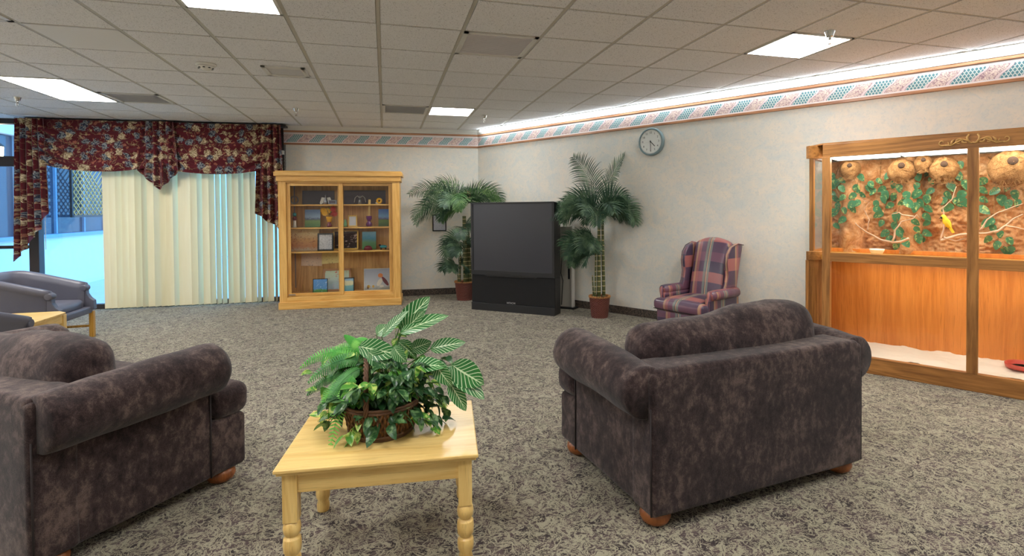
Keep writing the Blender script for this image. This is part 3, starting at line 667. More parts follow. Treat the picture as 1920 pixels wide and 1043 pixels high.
# ------------------------------------------------------------ loveseats
def make_loveseat(label, name='loveseat', LW=1.33, nc=1, dz=0.):
    t = thing(name, label, 'sofa', group=None); h = LW/2
    rnd = random.Random(3)
    b = MB(); b.rbox((0, .085, .385), (LW, .17, .63), .022, 14, wr=.003, seed=1); b.build('back_panel', 'chenille', t)
    b = MB(); b.rbox((0, .105, .688), (LW-.03, .20, .06), .028, 14, wr=.003, seed=4); b.build('top_roll', 'chenille', t)
    for sx in (-1, 1):
        b = MB(); b.rbox((sx*(h-.09), .40, .32), (.17, .70, .50), .025, 10, wr=.003, seed=2+sx); a = b.build('arm', 'chenille', t)
        b = MB()
        def roll(q, nn):
            return q
        n = 26; m_ = 26; vs = []; fs = []
        for i in range(n+1):
            u = i/n; y = -.004+.80*u; r = .128; r0_ = .104; cz = .611+.026*min(1, u*1.2)
            if i == 0: r = .0
            if i == 0: y = .03
            if i == 1: y, r = .03, .108
            if i == 2: y, r = .04, .116
            if u > .90: k = (u-.90)/.10; y = .716+.075*sin(k*pi/2); r = .128*max(.02, cos(k*pi/2))**.55
            elif i > 2: y = .04+(u*n-2)/(.9*n-2)*.676; r = .116+.012*min(1, (u*n-2)/(.5*n))
            for j in range(m_):
                a_ = 2*pi*j/m_; p = Vector((sx*(h+.002)+r*cos(a_)*1.0, y, cz+r*sin(a_)))
                wv = noise.noise_vector(p*6+Vector((sx, 0, 0)))*.007; vs.append(p+(wv if r > .05 and i > 2 else Vector()))
        for i in range(n):
            for j in range(m_): fs.append((i*m_+j, i*m_+(j+1) % m_, (i+1)*m_+(j+1) % m_, (i+1)*m_+j))
        b.add(vs, fs, True); b.build('arm_roll', 'chenille', a)
        b = MB(); b.tube([(sx*(h+.001), .012, .08), (sx*(h+.001), .012, .55)], .004, 6); b.tube([(sx*(h+.0), .73, .08), (sx*(h+.0), .73, .5)], .0045, 6)
        b.build('welt', 'seam_dark', a)
    b = MB(); b.rbox((0, .83, .21), (LW-.01, .22, .28), .03, 12, puff=(0, .012, 0), wr=.004, seed=6); b.rbox((0, .48, .26), (LW-.3, .6, .2), .03, 8); b.build('seat_base', 'chenille', t)
    b = MB(); b.rbox((0, .62, .435), (LW-.33, .66, .17), .05, 14, puff=(0, .02, .03), wr=.006, seed=8)
    b.rbox((0, .86, .43), (LW+.0, .21, .165), .055, 14, puff=(.012, .02, .02), wr=.006, seed=9); b.build('seat_cushion', 'chenille', t)
    b = MB()
    def fn(q, nn):
        q.z += (-.012+(.03*q.x/.55-.022*math.exp(-((q.x+.10)/.2)**2) if nc == 1 else -.01+.02*math.exp(-((q.x-.1)/.3)**2))+.0*nn[0])*max(0, nn[2]); return q
    cw = (LW-.20)/nc
    for k in range(nc):
        xc = -(LW-.20)/2+cw*(k+.5)-(.02 if nc > 1 else 0)
        b = MB(); b.rbox((xc, .30, .66+dz), (cw-.01*(nc-1), .25, .42), .10, 16, puff=(.03, .035, .045), wr=.014, rot=Matrix.Rotation(.06, 3, 'X'), seed=11+k*5, fn=fn); c = b.build('back_cushion', 'chenille', t)
        b = MB(); hx = cw/2+.004
        for sx in (-1, 1): b.tube([(xc+sx*hx, .30+.004*q, .52+dz+.24*q/12) for q in range(13)], .004, 6)
        b.build('piping', 'seam_dark', c)
    for x, y in ((-h+.075, .09), (h-.075, .09), (-h+.08, .84), (h-.08, .84)):
        b = MB(); b.lathe([(.001, 0), (.035, .0), (.06, .016), (.071, .04), (.066, .062), (.05, .078), (.001, .08)], 22, (x, y, 0)); b.build('bun_foot', 'footwood', t)
    return t
ls = make_loveseat('dark brown chenille loveseat seen from behind, right of the oak table with the plant')
put(ls, (1.757, 2.150, 0), R(7.2))
# its local x=-h end is the left end
l2 = copy_tree(ls); l2['label'] = 'dark brown chenille loveseat cut by the left edge, its rolled arm side towards the viewer'
an = R(-38); cor = Vector((-1.305, 2.445, 0)); put(l2, cor-Matrix.Rotation(an, 3, 'Z') @ Vector((1.33/2, 0, 0)), an)
for ch in l2.children:
    if ch.name.startswith('back_cushion'): ch.location = (-.02, 0, -.03)

# ------------------------------------------------------------ oak end tables
def leg_prof():
    return [(.026, 0), (.028, .01), (.029, .03), (.024, .05), (.031, .065), (.033, .085), (.031, .105), (.022, .112), (.032, .125), (.034, .15), (.032, .175), (.022, .184), (.031, .195), (.033, .215), (.03, .232), (.024, .24)]
def end_table(label, w, d, h, clip_, wd, loc, rz):
    t = thing('end_table', label, 'table', loc, rz)
    b = MB(); k = clip_
    def poly(g): a, e = w/2-g, d/2-g; return [(-a+k, -e), (a-k, -e), (a, -e+k), (a, e-k), (a-k, e), (-a+k, e), (-a, e-k), (-a, -e+k)] if k > .01 else [(-a, -e), (a, -e), (a, e), (-a, e)]
    b.prism(poly(.0), h-.014, h); b.prism(poly(.008), h-.026, h-.014); b.build('table_top', wd+'_x', t, .004)
    b = MB(); e = .055
    for sy in (-1, 1): b.bx(-w/2+e, w/2-e, sy*(d/2-e+.0), sy*(d/2-e+.02), h-.105, h-.026)
    b.build('apron', wd+'_x', t, .002); b = MB()
    for sx in (-1, 1): b.bx(sx*(w/2-e), sx*(w/2-e+.02), -d/2+e, d/2-e, h-.105, h-.026)
    b.build('apron', wd+'_y', t, .002)
    for sx in (-1, 1):
        for sy in (-1, 1):
            b = MB(); c = (sx*(w/2-.052), sy*(d/2-.052)); b.bx(c[0]-.027, c[0]+.027, c[1]-.027, c[1]+.027, .245, h-.026)
            b.lathe([(r*1.0, z*.245/.24) for r, z in leg_prof()], 20, (c[0], c[1], 0)); b.build('leg', wd+'_z', t, .002)
    return t
TH = .46
tc = floor_at(711, 812, TH)
c1, c2, c3, c4 = floor_at(518, 884, TH), floor_at(904, 852, TH), floor_at(879, 752, TH), floor_at(582, 769, TH)
tcen = (c1+c2+c3+c4)/4; trz = math.atan2((c2-c1).y, (c2-c1).x); tw = (c2-c1).length; td = ((c4-c1).length+(c3-c2).length)/2
end_table('oak end table with turned legs in the foreground, carrying the plant basket', tw, td, TH, 0, 'paleoak', (tcen.x, tcen.y, 0), trz)
SX, SY = -2.98, 5.6
end_table('light oak table with clipped corners beside the grey vinyl chair at the far left', .80, .74, TH, .09, 'paleoak', (SX-.40, SY+.33, 0), 0)

# ------------------------------------------------------------ plant basket on the table
BZ = TH+.001
bl = floor_at(716, 806, TH)
t = thing('plant_basket', 'brown wicker basket of green fern, ivy and striped foliage on the oak end table', 'plant', (bl.x, bl.y, BZ))
BL = Vector((bl.x, bl.y, BZ))
b = MB(); b.lathe([(.001, .0), (.126, 0), (.133, .01), (.143, .06), (.153, .11), (.158, .135), (.151, .135), (.138, .1), (.001, .1)], 48)
bk = b.build('basket', 'basket_brown', t)
b = MB()
for k in range(64):
    a = 2*pi*k/64; ra = lambda z: .131+.028*z/.13
    b.tube([((ra(z)+.003*(1 if (i+k) % 2 else -1))*cos(a), (ra(z)+.003*(1 if (i+k) % 2 else -1))*sin(a), z) for i, z in enumerate((.022, .05, .078, .105, .128))], .0042, 5)
b.build('stakes', 'basket_brown', bk)
b = MB()
for z, r in ((.006, .133), (.016, .136), (.125, .158), (.137, .159)): b.lathe([(r+.007*cos(q*pi/3), z+.006*sin(q*pi/3)) for q in range(7)], 40)
b.build('rim', 'twig_brown', bk)
b = MB()
for ph in range(4):
    pts = []
    for k in range(49):
        a = pi*k/48; c = Vector((-.06+.0*cos(a), -.152*cos(a), .12+.215*sin(a)**.8)); w = k*.9+ph*pi/2
        pts.append(c+Vector((cos(w)*.007, sin(w)*.004*1, sin(w)*.007)))
    b.tube(pts, .0055, 6)
b.build('handle', 'twig_brown', bk)
b = MB(); b.lathe([(.001, .112), (.142, .11)], 24); b.build('soil', 'soil', t, recalc=False)

def blade(b, M, L, w, droop=.3, cup=.15, nu=4, nv=10, prof=None, wave=0):
    """one leaf blade from the origin along +x of M; uv u across, v along"""
    prof = prof or (lambda v: sin(pi*min(1, v**.8))**.75 if v < 1 else 0)
    def f(u, v):
        s = (u-.5)*2; ww = w*prof(v); x = L*v; z = -droop*L*v*v + cup*abs(s)*ww + wave*sin(v*22)*abs(s)*ww
        return M @ Vector((x*(1-.12*droop*v), s*ww, z))
    k = MB(); vs = [f(i/nu, j/nv) for j in range(nv+1) for i in range(nu+1)]
    fs = [(j*(nu+1)+i, j*(nu+1)+i+1, (j+1)*(nu+1)+i+1, (j+1)*(nu+1)+i) for j in range(nv) for i in range(nu)]
    b.add(vs, fs, True, [(i/nu, j/nv) for j in range(nv+1) for i in range(nu+1)])
heart = lambda v: (sin(pi*min(1, (v+.08)/1.08))**.55*(1-.45*v)) if v > .0 else .25
def dirm(p, az, el, roll=0):
    return Matrix.Translation(p) @ Matrix.Rotation(az, 4, 'Z') @ Matrix.Rotation(-el, 4, 'Y') @ Matrix.Rotation(roll, 4, 'X')
rnd = random.Random(21)
CAMR = _right; CAMU = Vector((0, 0, 1)); CAMF = Vector((_fw.x, _fw.y, 0)).normalized()
def at_pt(px, py, off=0):            # point at the plant's distance (+off further), seen at that place, in basket coordinates
    d = _ray(px, py); k = ((BL-Vector((0, 0, CAMZ))).dot(CAMF)+off)/d.dot(CAMF); return Vector((0, 0, CAMZ))+d*k-BL
# striped (zebra plant) leaves: base, tip, width, roll, droop
ZL = [((716, 632), (757, 588), .030, .1, 0, .10), ((748, 618), (800, 563), .048, .5, .02, .0), ((750, 625), (829, 592), .042, -.2, -.03, .15), ((752, 628), (790, 590), .032, .9, 0, .1),
      ((690, 660), (722, 690), .035, .2, -.08, .3), ((672, 650), (735, 668), .045, .3, -.06, .25), ((770, 655), (806, 646), .034, .6, .02, .2), ((806, 655), (864, 645), .034, .2, .03, .25),
      ((770, 690), (828, 682), .042, -.3, -.05, .3), ((845, 684), (898, 722), .060, .3, 0, .2), ((835, 690), (903, 738), .055, -.4, .02, .25), ((842, 716), (870, 768), .034, 0, -.02, .2),
      ((815, 680), (836, 724), .036, .2, -.04, .3), ((738, 650), (752, 680), .034, .4, -.07, .3), ((745, 640), (778, 672), .034, .2, .0, .3), ((706, 628), (724, 612), .03, .2, .05, .2)]
for i, (p0, p1, w, rl, off, dr) in enumerate(ZL):
    a = at_pt(*p0, off); c = at_pt(*p1, off+rnd.uniform(-.03, .03)-.02); d = c-a; L = d.length*1.04; az = math.atan2(d.y, d.x); el = math.asin(max(-1, min(1, d.z/d.length)))
    b = MB(); M = dirm(a, az, el+dr*.35, rl+.9*(1 if d.dot(CAMR) > 0 else -1)); blade(b, M, L*1.08, w, dr, .18, 6, 14); o = b.build('striped_leaf', 'zebra_leaf', t, recalc=False)
    b = MB(); base = Vector((rnd.uniform(-.03, .06), rnd.uniform(-.05, .05), .11)); mid = (a+base)/2+Vector((0, 0, .04)); b.tube([base, mid, a, a+d*.2], [.003, .0028, .0022, .0015], 5); b.build('stalk', 'stem_green', o, recalc=False)
# ferns
def fern(root, tip, arch, mat_, w=.032, off=0, off2=0):
    a = root; c = tip; b = MB(); n = 30; pts = []
    for k in range(n+1):
        v = k/n; p = a.lerp(c, v); p.z += arch*4*v*(1-v); pts.append(p)
    b.tube(pts, [.0022*(1-.7*k/n) for k in range(n+1)], 5)
    for k in range(3, n):
        v = k/n; tdir = (pts[min(k+1, n)]-pts[k-1]).normalized(); nrm = (-CAMF+Vector((0, 0, .8))).normalized(); sd = tdir.cross(nrm).normalized(); ww = w*(sin(pi*min(1, v*.85+.15))**.6)
        for s_ in (-1, 1):
            d = (sd*s_+tdir*.35+nrm*-.12).normalized(); p = pts[k]; q = p+d*ww; e = tdir*.0042
            b.add([p-e, p+e, q+e*.6-nrm*.004, q-e*.3-nrm*.004, p.lerp(q, .5)+nrm*.002], [(0, 4, 3), (0, 1, 4), (1, 2, 4), (4, 2, 3)], True)
    return b.build('fern_frond', mat_, t, recalc=False)
FE = [((690, 690), (560, 692), .07, 'fern_green', .034, .0), ((690, 680), (575, 720), .05, 'fern_dark', .036, -.05), ((670, 700), (598, 765), .03, 'fern_green', .034, -.07), ((665, 700), (617, 848), .05, 'fern_green', .036, -.16),
      ((660, 700), (574, 742), .03, 'fern_dark', .03, .03), ((700, 670), (645, 628), .0, 'fern_green', .026, .04), ((690, 680), (618, 668), .03, 'fern_green', .03, .06), ((680, 690), (610, 760), .03, 'fern_dark', .034, -.1),
      ((700, 660), (662, 640), .02, 'fern_green', .026, .08), ((690, 665), (600, 680), .05, 'fern_green', .03, .09)]
for p0, p1, ar, mt, w, off in FE: fern(at_pt(*p0, off*.3), at_pt(*p1, off), ar, mt, w)
# ivy and pothos sprays filling the mound
def spray(root, tip, n, mat_, ls_, arch=.03):
    b = MB(); pts = [root.lerp(tip, k/8)+Vector((0, 0, arch*4*(k/8)*(1-k/8)))+noise.noise_vector(root*9+Vector((k, 0, 0)))*.012 for k in range(9)]
    b.tube(pts, .0016, 4)
    for k in range(n):
        v = .15+.85*(k+rnd.random()*.5)/n; i = min(7, int(v*8)); p = pts[i].lerp(pts[i+1], v*8-i) if i < 8 else pts[8]
        out = (p-Vector((0, 0, .12))); out = Vector((out.x, out.y, .02)); az = math.atan2(out.y, out.x)+rnd.uniform(-1.3, 1.3)
        L = ls_*rnd.uniform(.7, 1.25); blade(b, dirm(p+Vector((rnd.uniform(-.01, .01), rnd.uniform(-.01, .01), rnd.uniform(-.005, .01))), az, rnd.uniform(-.9, .35), rnd.uniform(-.6, .6)), L, L*.36, .35, .3, 4, 6, heart, .0)
    return b.build('ivy_spray', mat_, t, recalc=False)
SP = []
for k in range(58):
    a = k*2.4; rr_ = .10+.13*((k*7) % 10)/10; z = .12+.20*sin((k*13 % 17)/17*pi*.6)
    tip = Vector((rr_*cos(a)*1.25+.03, rr_*sin(a), z if k % 3 else z-.06)); SP.append((tip, ['ivy_dark', 'ivy_var', 'ivy_dark', 'ivy_var', 'ivy_dark'][k % 5]))
for px, py, off, mt in ((700, 815, -.15, 'ivy_dark'), (735, 800, -.16, 'ivy_dark'), (760, 790, -.14, 'ivy_dark'), (800, 800, -.08, 'ivy_dark'), (815, 812, -.05, 'ivy_var'), (835, 795, 0, 'ivy_dark'), (838, 770, .05, 'ivy_dark'),
    (690, 790, -.16, 'ivy_dark'), (610, 800, -.06, 'ivy_dark'), (595, 790, 0, 'ivy_var'), (650, 835, -.16, 'ivy_var'), (720, 700, -.14, 'ivy_dark'), (750, 710, -.12, 'ivy_dark'), (710, 680, -.1, 'ivy_dark'), (775, 720, -.1, 'ivy_dark'),
    (735, 660, -.05, 'ivy_dark'), (760, 640, .02, 'ivy_var'), (742, 615, .03, 'ivy_var'), (680, 640, .03, 'ivy_var'), (668, 660, .0, 'ivy_var'), (790, 680, -.06, 'ivy_dark'), (800, 730, -.06, 'ivy_dark'), (650, 720, -.08, 'ivy_dark'), (590, 735, .02, 'ivy_var'), (575, 700, .04, 'ivy_var'),
    (700, 640, .0, 'ivy_dark'), (670, 740, -.12, 'ivy_dark'), (730, 750, -.14, 'ivy_dark'), (640, 680, .02, 'ivy_dark'), (620, 660, .05, 'ivy_var')): SP.append((at_pt(px, py, off), mt))
for tip, mt in SP:
    a = math.atan2(tip.y, tip.x); root = Vector((.07*cos(a), .07*sin(a), .115)); spray(root, tip, 10, mt, .062)

# ------------------------------------------------------------ palms in wicker pots
AZ = math.atan2(_right.y, _right.x)
def palm_frond(parent, root, az, el, L, droop, ll, mat_, seed, n=28, side=0.):
    r_ = random.Random(seed); droop *= r_.uniform(.75, 1.15); L *= r_.uniform(.88, 1.06); side = r_.uniform(-.5, .5); roll = pi/2*abs(cos(az-AZ))*r_.uniform(.55, 1.)*r_.choice((-1, 1)); b = MB(); pts = []; p = Vector(root); e = el; st = L/18; a_ = az
    for k in range(19):
        pts.append(p.copy()); p = p+Vector((cos(e)*cos(a_), cos(e)*sin(a_), sin(e)))*st; e -= droop/18*(1+.6*k/18); a_ += side/18
    b.tube(pts, [.0055*(1-.75*k/18) for k in range(19)], 5)
    for k in range(n):
        v = .16+.84*k/(n-1); i = min(17, int(v*18)); q = pts[i].lerp(pts[i+1], v*18-i); td = (pts[i+1]-pts[i]).normalized()
        sd = td.cross(Vector((0, 0, 1))); sd = sd.normalized() if sd.length > .05 else Vector((sin(az), -cos(az), 0)); sd = Matrix.Rotation(roll, 3, td) @ sd; up = sd.cross(td).normalized()
        for s_ in (-1, 1):
            le = ll*(sin(pi*min(1, .22+v*.72))**.8)*r_.uniform(.85, 1.15); d = (sd*s_*.85+td*(.55+.3*v)+up*r_.uniform(.0, .2)).normalized(); w = .0068
            cs = td.cross(d).cross(d).normalized()*w*-1; pv = []; c = q.copy(); dd = d.copy()
            for j in range(6):
                ww = [.45, .95, 1, .8, .5, .04][j]; pv += [c-cs*ww, c+cs*ww]; c = c+dd*(le/5); dd = (dd+Vector((0, 0, -.11-.045*j))).normalized()
            b.add(pv, [(2*j, 2*j+1, 2*j+3, 2*j+2) for j in range(5)], True)
    return b.build('frond', mat_, parent, recalc=False)
def palm(label, loc, pr, ph, stems, fronds, extra=None):
    t = thing('potted_palm', label, 'palm', loc)
    b = MB(); b.lathe([(.001, 0), (pr*.78, 0), (pr*.80, .01)]+[(pr*(.80+.20*k/20)+(.0025 if k % 2 else 0), .01+(ph-.03)*k/20) for k in range(21)]+[(pr*.93, ph-.02), (pr*.9, ph-.05), (.001, ph-.05)], 40); pot = b.build('pot', 'basket_red', t)
    b = MB()
    for k in range(40):
        a = 2*pi*k/40; b.tube([((pr*.995+.006*cos(q*pi/3))*cos(a+q*.01), (pr*.995+.006*cos(q*pi/3))*sin(a+q*.01), ph-.012+.011*sin(q*pi/3)) for q in range(7)], .006, 5)
    b.build('rim', 'basket_rim', pot)
    b = MB(); b.grid(lambda u, v: ((.001+pr*.9*v)*cos(2*pi*u), (.001+pr*.9*v)*sin(2*pi*u), ph-.04+.02*noise.noise(Vector((u*9, v*9, 1)))), 24, 6); b.build('moss', 'soil', t, recalc=False)
    for x, y, tx, ty, h, r in stems:
        b = MB(); b.tube([(x+(tx-x)*(k/8), y+(ty-y)*(k/8), ph-.05+(h-ph+.05)*k/8) for k in range(9)], [r*(1.05-.35*k/8) for k in range(9)], 10); b.build('stem', 'palm_trunk', t)
    for i, fr in enumerate(fronds): palm_frond(t, *fr[:3], *fr[3:7], i*7+int(loc[0]*10))
    return t
# world azimuth helper: picture right = az 0 (camera right), away = +90
def A(deg): return AZ+R(deg)
pg, pf = 'palm_green', 'palm_fresh'
pr_loc = (2.69, 6.50, 0)
fr = []
Z0 = 1.35
def F_(root, deg, el, L, dr, ll, mt=pg): fr.append((root, A(deg), R(el), L, dr, ll, mt))
F_((0, 0, 1.42), 170, 82, .85, .55, .26); F_((.03, 0, 1.45), 15, 74, .80, .45, .22); F_((-.02, 0, 1.35), 178, 34, .72, 1.25, .24); F_((-.02, -.02, 1.35), 200, 30, .62, 1.3, .22)
F_((.03, 0, 1.38), 5, 52, .66, 2.0, .26); F_((.02, 0, 1.36), -20, 40, .60, 1.9, .26); F_((.02, 0, 1.36), 25, 38, .6, 1.8, .25); F_((0, 0, 1.32), -90, 45, .55, 2.0, .26); F_((0, 0, 1.3), -60, 55, .5, 2.2, .26)
F_((0, 0, 1.32), -130, 50, .6, 1.9, .25); F_((0, 0, 1.34), 150, 60, .6, 1.6, .25); F_((0, 0, 1.36), 60, 60, .5, 1.8, .24); F_((0, 0, 1.3), 110, 50, .5, 1.8, .22)
F_((-.05, 0, .95), 185, 40, .55, 1.5, .24); F_((-.05, 0, .92), 205, 28, .5, 1.3, .24); F_((-.05, 0, .85), 170, 15, .42, 1.6, .22); F_((-.04, 0, .8), 230, 30, .38, 1.8, .22); F_((-.04, -.02, 1.0), -110, 40, .36, 2.0, .2)
F_((0, 0, 1.4), -160, 66, .55, 1.5, .25); F_((.03, 0, 1.42), -35, 66, .5, 1.9, .25)
for deg, el, L, dr in ((165, 45, .62, 1.7), (-10, 58, .6, 2.1), (-75, 62, .55, 2.2), (-45, 50, .58, 2.0), (35, 55, .55, 1.9), (195, 55, .6, 1.9), (-150, 40, .6, 1.8), (0, 35, .5, 1.8)): F_((0, 0, 1.33), deg, el, L, dr, .25)
for deg, el, L, dr in ((180, 30, .5, 1.7), (-140, 25, .42, 1.8)): F_((-.03, 0, 1.02), deg, el, L, dr, .23)
palm('tall potted palm in a wicker pot between the television and the plaid wing chair', pr_loc, .135, .285,
     [(-.01, .0, -.0, 0, 1.42, .026), (.07, .02, .05, .01, 1.4, .022), (-.07, -.02, -.05, -.01, .98, .013), (-.075, .02, -.09, .02, .55, .011)], fr)
fr = []
for deg, el, L, dr, mt in ((165, 80, .95, 2.3, pf), (150, 84, .9, 1.9, pg), (30, 80, .85, 2.2, pf), (10, 72, .85, 2.0, pg), (0, 55, .7, 1.6, pf), (176, 52, 1.05, 1.3, pg), (182, 36, 1.05, 1.35, pg), (190, 22, .9, 1.3, pg), (172, 64, .8, 1.9, pg),
    (-80, 60, .6, 2.2, pf), (-120, 55, .65, 2.0, pg), (-45, 60, .65, 2.1, pg), (80, 80, .8, 2.2, pg), (110, 78, .8, 2.0, pg), (-100, 80, .8, 2.4, pf), (200, 10, .5, 1.4, pf), (-140, 40, .6, 1.8, pg)): F_((0, 0, 1.44), deg, el, L*.98, dr, .25, mt)
for z, deg, el, L, dr in ((1.15, -30, 40, .45, 2.0), (1.1, -90, 35, .5, 2.0), (.95, 185, 40, .38, 1.9), (.9, 205, 25, .46, 1.8), (.88, -100, 25, .42, 1.8), (.85, 0, 30, .36, 1.8), (.8, 150, 30, .35, 1.8), (.54, 175, 35, .3, 2.0), (.54, 250, 40, .26, 2.), (.54, 20, 50, .22, 2.)): F_((-.03 if z > .6 else -.11, 0, z), deg, el, L, dr, .22, pg)
tp = palm('potted palm in a red wicker pot on the left of the television, half behind it', (1.20, 8.42, 0), .155, .30,
     [(.02, 0, .0, 0, 1.32, .042), (.085, .02, .06, .01, 1.2, .03), (-.08, 0, -.06, 0, .9, .016), (-.1, .02, -.11, 0, .5, .012)], fr)
b = MB()
for k in range(4): b.rbox((.05+.028*(k % 2), -.1, 1.62+.05*(k//2)), (.014, .014, .07), .006, 3)
b.build('red_ornament', 'petal_red', tp)

# ------------------------------------------------------------ television
TA, TB = Vector((1.178, 7.574, 0)), Vector((2.154, 6.735, 0)); tl = (TB-TA).length; trz_ = math.atan2((TB-TA).y, (TB-TA).x)
t = thing('television', 'large black rear projection television standing on the carpet between two palms', 'television', TA, trz_)
b = MB(); b.prism([(0, .0), (tl, .0), (tl, .20), (tl-.22, .52), (.22, .52), (0, .20)], .50, 1.515); b.build('upper_cabinet', 'black_plastic', t, .006)
b = MB(); b.prism([(0.006, .012), (tl-.006, .012), (tl-.006, .20), (tl-.20, .5), (.20, .5), (0.006, .20)], 0, .498); b.build('lower_cabinet', 'black_plastic', t, .006)
b = MB(); b.bx(.0, .035, -.012, .002, .545, 1.515); b.bx(tl-.035, tl, -.012, .002, .545, 1.515); b.bx(0, tl, -.012, .002, 1.497, 1.52); b.bx(0, tl, -.012, .002, .5, .566); bz = b.build('bezel', 'black_plastic', t, .003)
b = MB(); b.grid(lambda u, v: (.035+(tl-.07)*u, -.003-.004*(1-(2*u-1)**2), .566+.931*v), 12, 4); b.build('screen', 'screen', t, recalc=False)
b = MB(); z0 = .497; b.prism([(.004, .11), (tl-.004, .11), (tl-.004, .497), (tl*.80, .497), (tl*.765, .478), (tl*.21, .478), (tl*.17, .497), (.004, .497)], -.002, .02, 'y'); b.build('speaker_grille', 'speaker_cloth', t, .003)
b = MB(); b.bx(0, tl, -.012, .02, 0, .107); b.build('plinth', 'black_plastic', t, .004)
b = MB(); b.prism([(tl*.20, .482), (tl*.77, .482), (tl*.80, .50), (tl*.17, .50)], -.014, -.003, 'y'); cp = b.build('control_panel', 'black_gloss', t, .002)
b = MB(); b.bx(tl*.50, tl*.62, -.018, -.013, .509, .527); b.bx(tl*.37, tl*.49, -.015, -.012, .508, .532); b.build('control_door', 'black_gloss', cp, .002)
text_mesh('lettering', 'HITACHI', .034, 'silver_text', t, (tl*.49, -.0035, .128), (pi/2, 0, 0))
# standing metal panel behind it
pn = floor_at(1066, 577)
t = thing('metal_panel', 'tall beige metal panel standing behind the television, cables along it', 'panel', (pn.x-.06, pn.y-.03, 0), RZR+R(14))
b = MB(); b.bx(-.09, .10, -.0, .05, 0.0, 1.17); b.build('panel', 'beige_metal', t, .004)
b = MB(); b.bx(.10, .125, -.02, .06, 0, 1.18); b.bx(-.1, -.088, -.02, .06, 0, 1.15); b.build('edge_strip', 'white_metal', t, .003)
b = MB(); b.bx(.05, .075, -.006, 0, .42, .78); b.build('slot', 'ink', t); 
b = MB(); b.bx(-.12, .16, -.05, .1, 0, .025); b.build('foot', 'black_plastic', t, .004)
b = MB(); b.tube([(-.06, -.02, .95), (-.03, -.03, .8), (-.05, -.03, .5), (-.02, -.03, .4), (-.05, -.02, .05)], .006, 6); b.build('cable', 'black_gloss', t)

# ------------------------------------------------------------ clock
cxl, czl = rwx(1221, 266, -.03)
t = thing('wall_clock', 'round teal grey wall clock on the right wall reading half past four', 'clock', RW(cxl, .001, czl), RZR)
RC = .178; Rx = Matrix.Rotation(pi/2, 4, 'X')
b = MB(); b.M = Rx; b.lathe([(RC-.005, 0), (RC, .006), (RC, .04), (RC-.006, .05), (RC-.02, .052), (RC-.026, .046), (RC-.026, .03), (.001, .03)], 56); b.build('rim', 'teal_rim', t)
b = MB(); b.M = Rx; b.lathe([(.001, .0435), (RC-.0262, .0435)], 48); b.build('dial', 'clock_face', t, recalc=False)
for k in range(1, 13):
    a = pi/2-k*pi/6; text_mesh('numeral', str(k), .036, 'ink', t, (.115*cos(a), -.0441, .115*sin(a)), (pi/2, 0, 0), .0006)
b = MB()
for k in range(60):
    a = k*pi/30; rot = Matrix.Rotation(a, 3, 'Y'); b.box(rot @ Vector((0, -.0439, .143)), (.0018, .001, .007 if k % 5 else .011), rot)
b.build('minute_marks', 'ink', t)
def hand(nm, ang, L, w, y, mt='ink'):
    b = MB(); rot = Matrix.Rotation(ang, 3, 'Y'); b.box(rot @ Vector((0, y, L*.42)), (w, .0015, L*1.16), rot); b.build(nm, mt, t)
hand('hour_hand', R(135), .085, .009, -.0455); hand('minute_hand', R(180), .11, .006, -.0465); hand('second_hand', R(262), .11, .003, -.0475, 'silver_text')
b = MB(); b.M = Rx; b.lathe([(.001, .043), (.008, .043), (.008, .0485), (.001, .0485)], 16); b.build('hub', 'ink', t)
b = MB(); b.M = Rx; b.lathe([(.001, .050), (RC-.022, .050)], 40); b.build('clock_glass', 'glass_case', t, recalc=False)

# framed notice
x, z = bwx(824, 418, -.02)
t = thing('framed_notice', 'small black framed notice on the back wall behind the left palm', 'picture frame', BW(x, -.001, z), RZB)
b = MB(); w, h = .115, .14
for s_ in (-1, 1): b.bx(s_*w, s_*(w-.018), -.018, 0, -h, h); b.bx(-w, w, -.018, 0, s_*h, s_*(h-.018))
b.build('frame', 'black_frame', t, .002); b = MB(); b.bx(-w+.016, w-.016, -.008, -.002, -h+.016, h-.016); b.build('notice', 'art_notice', t)

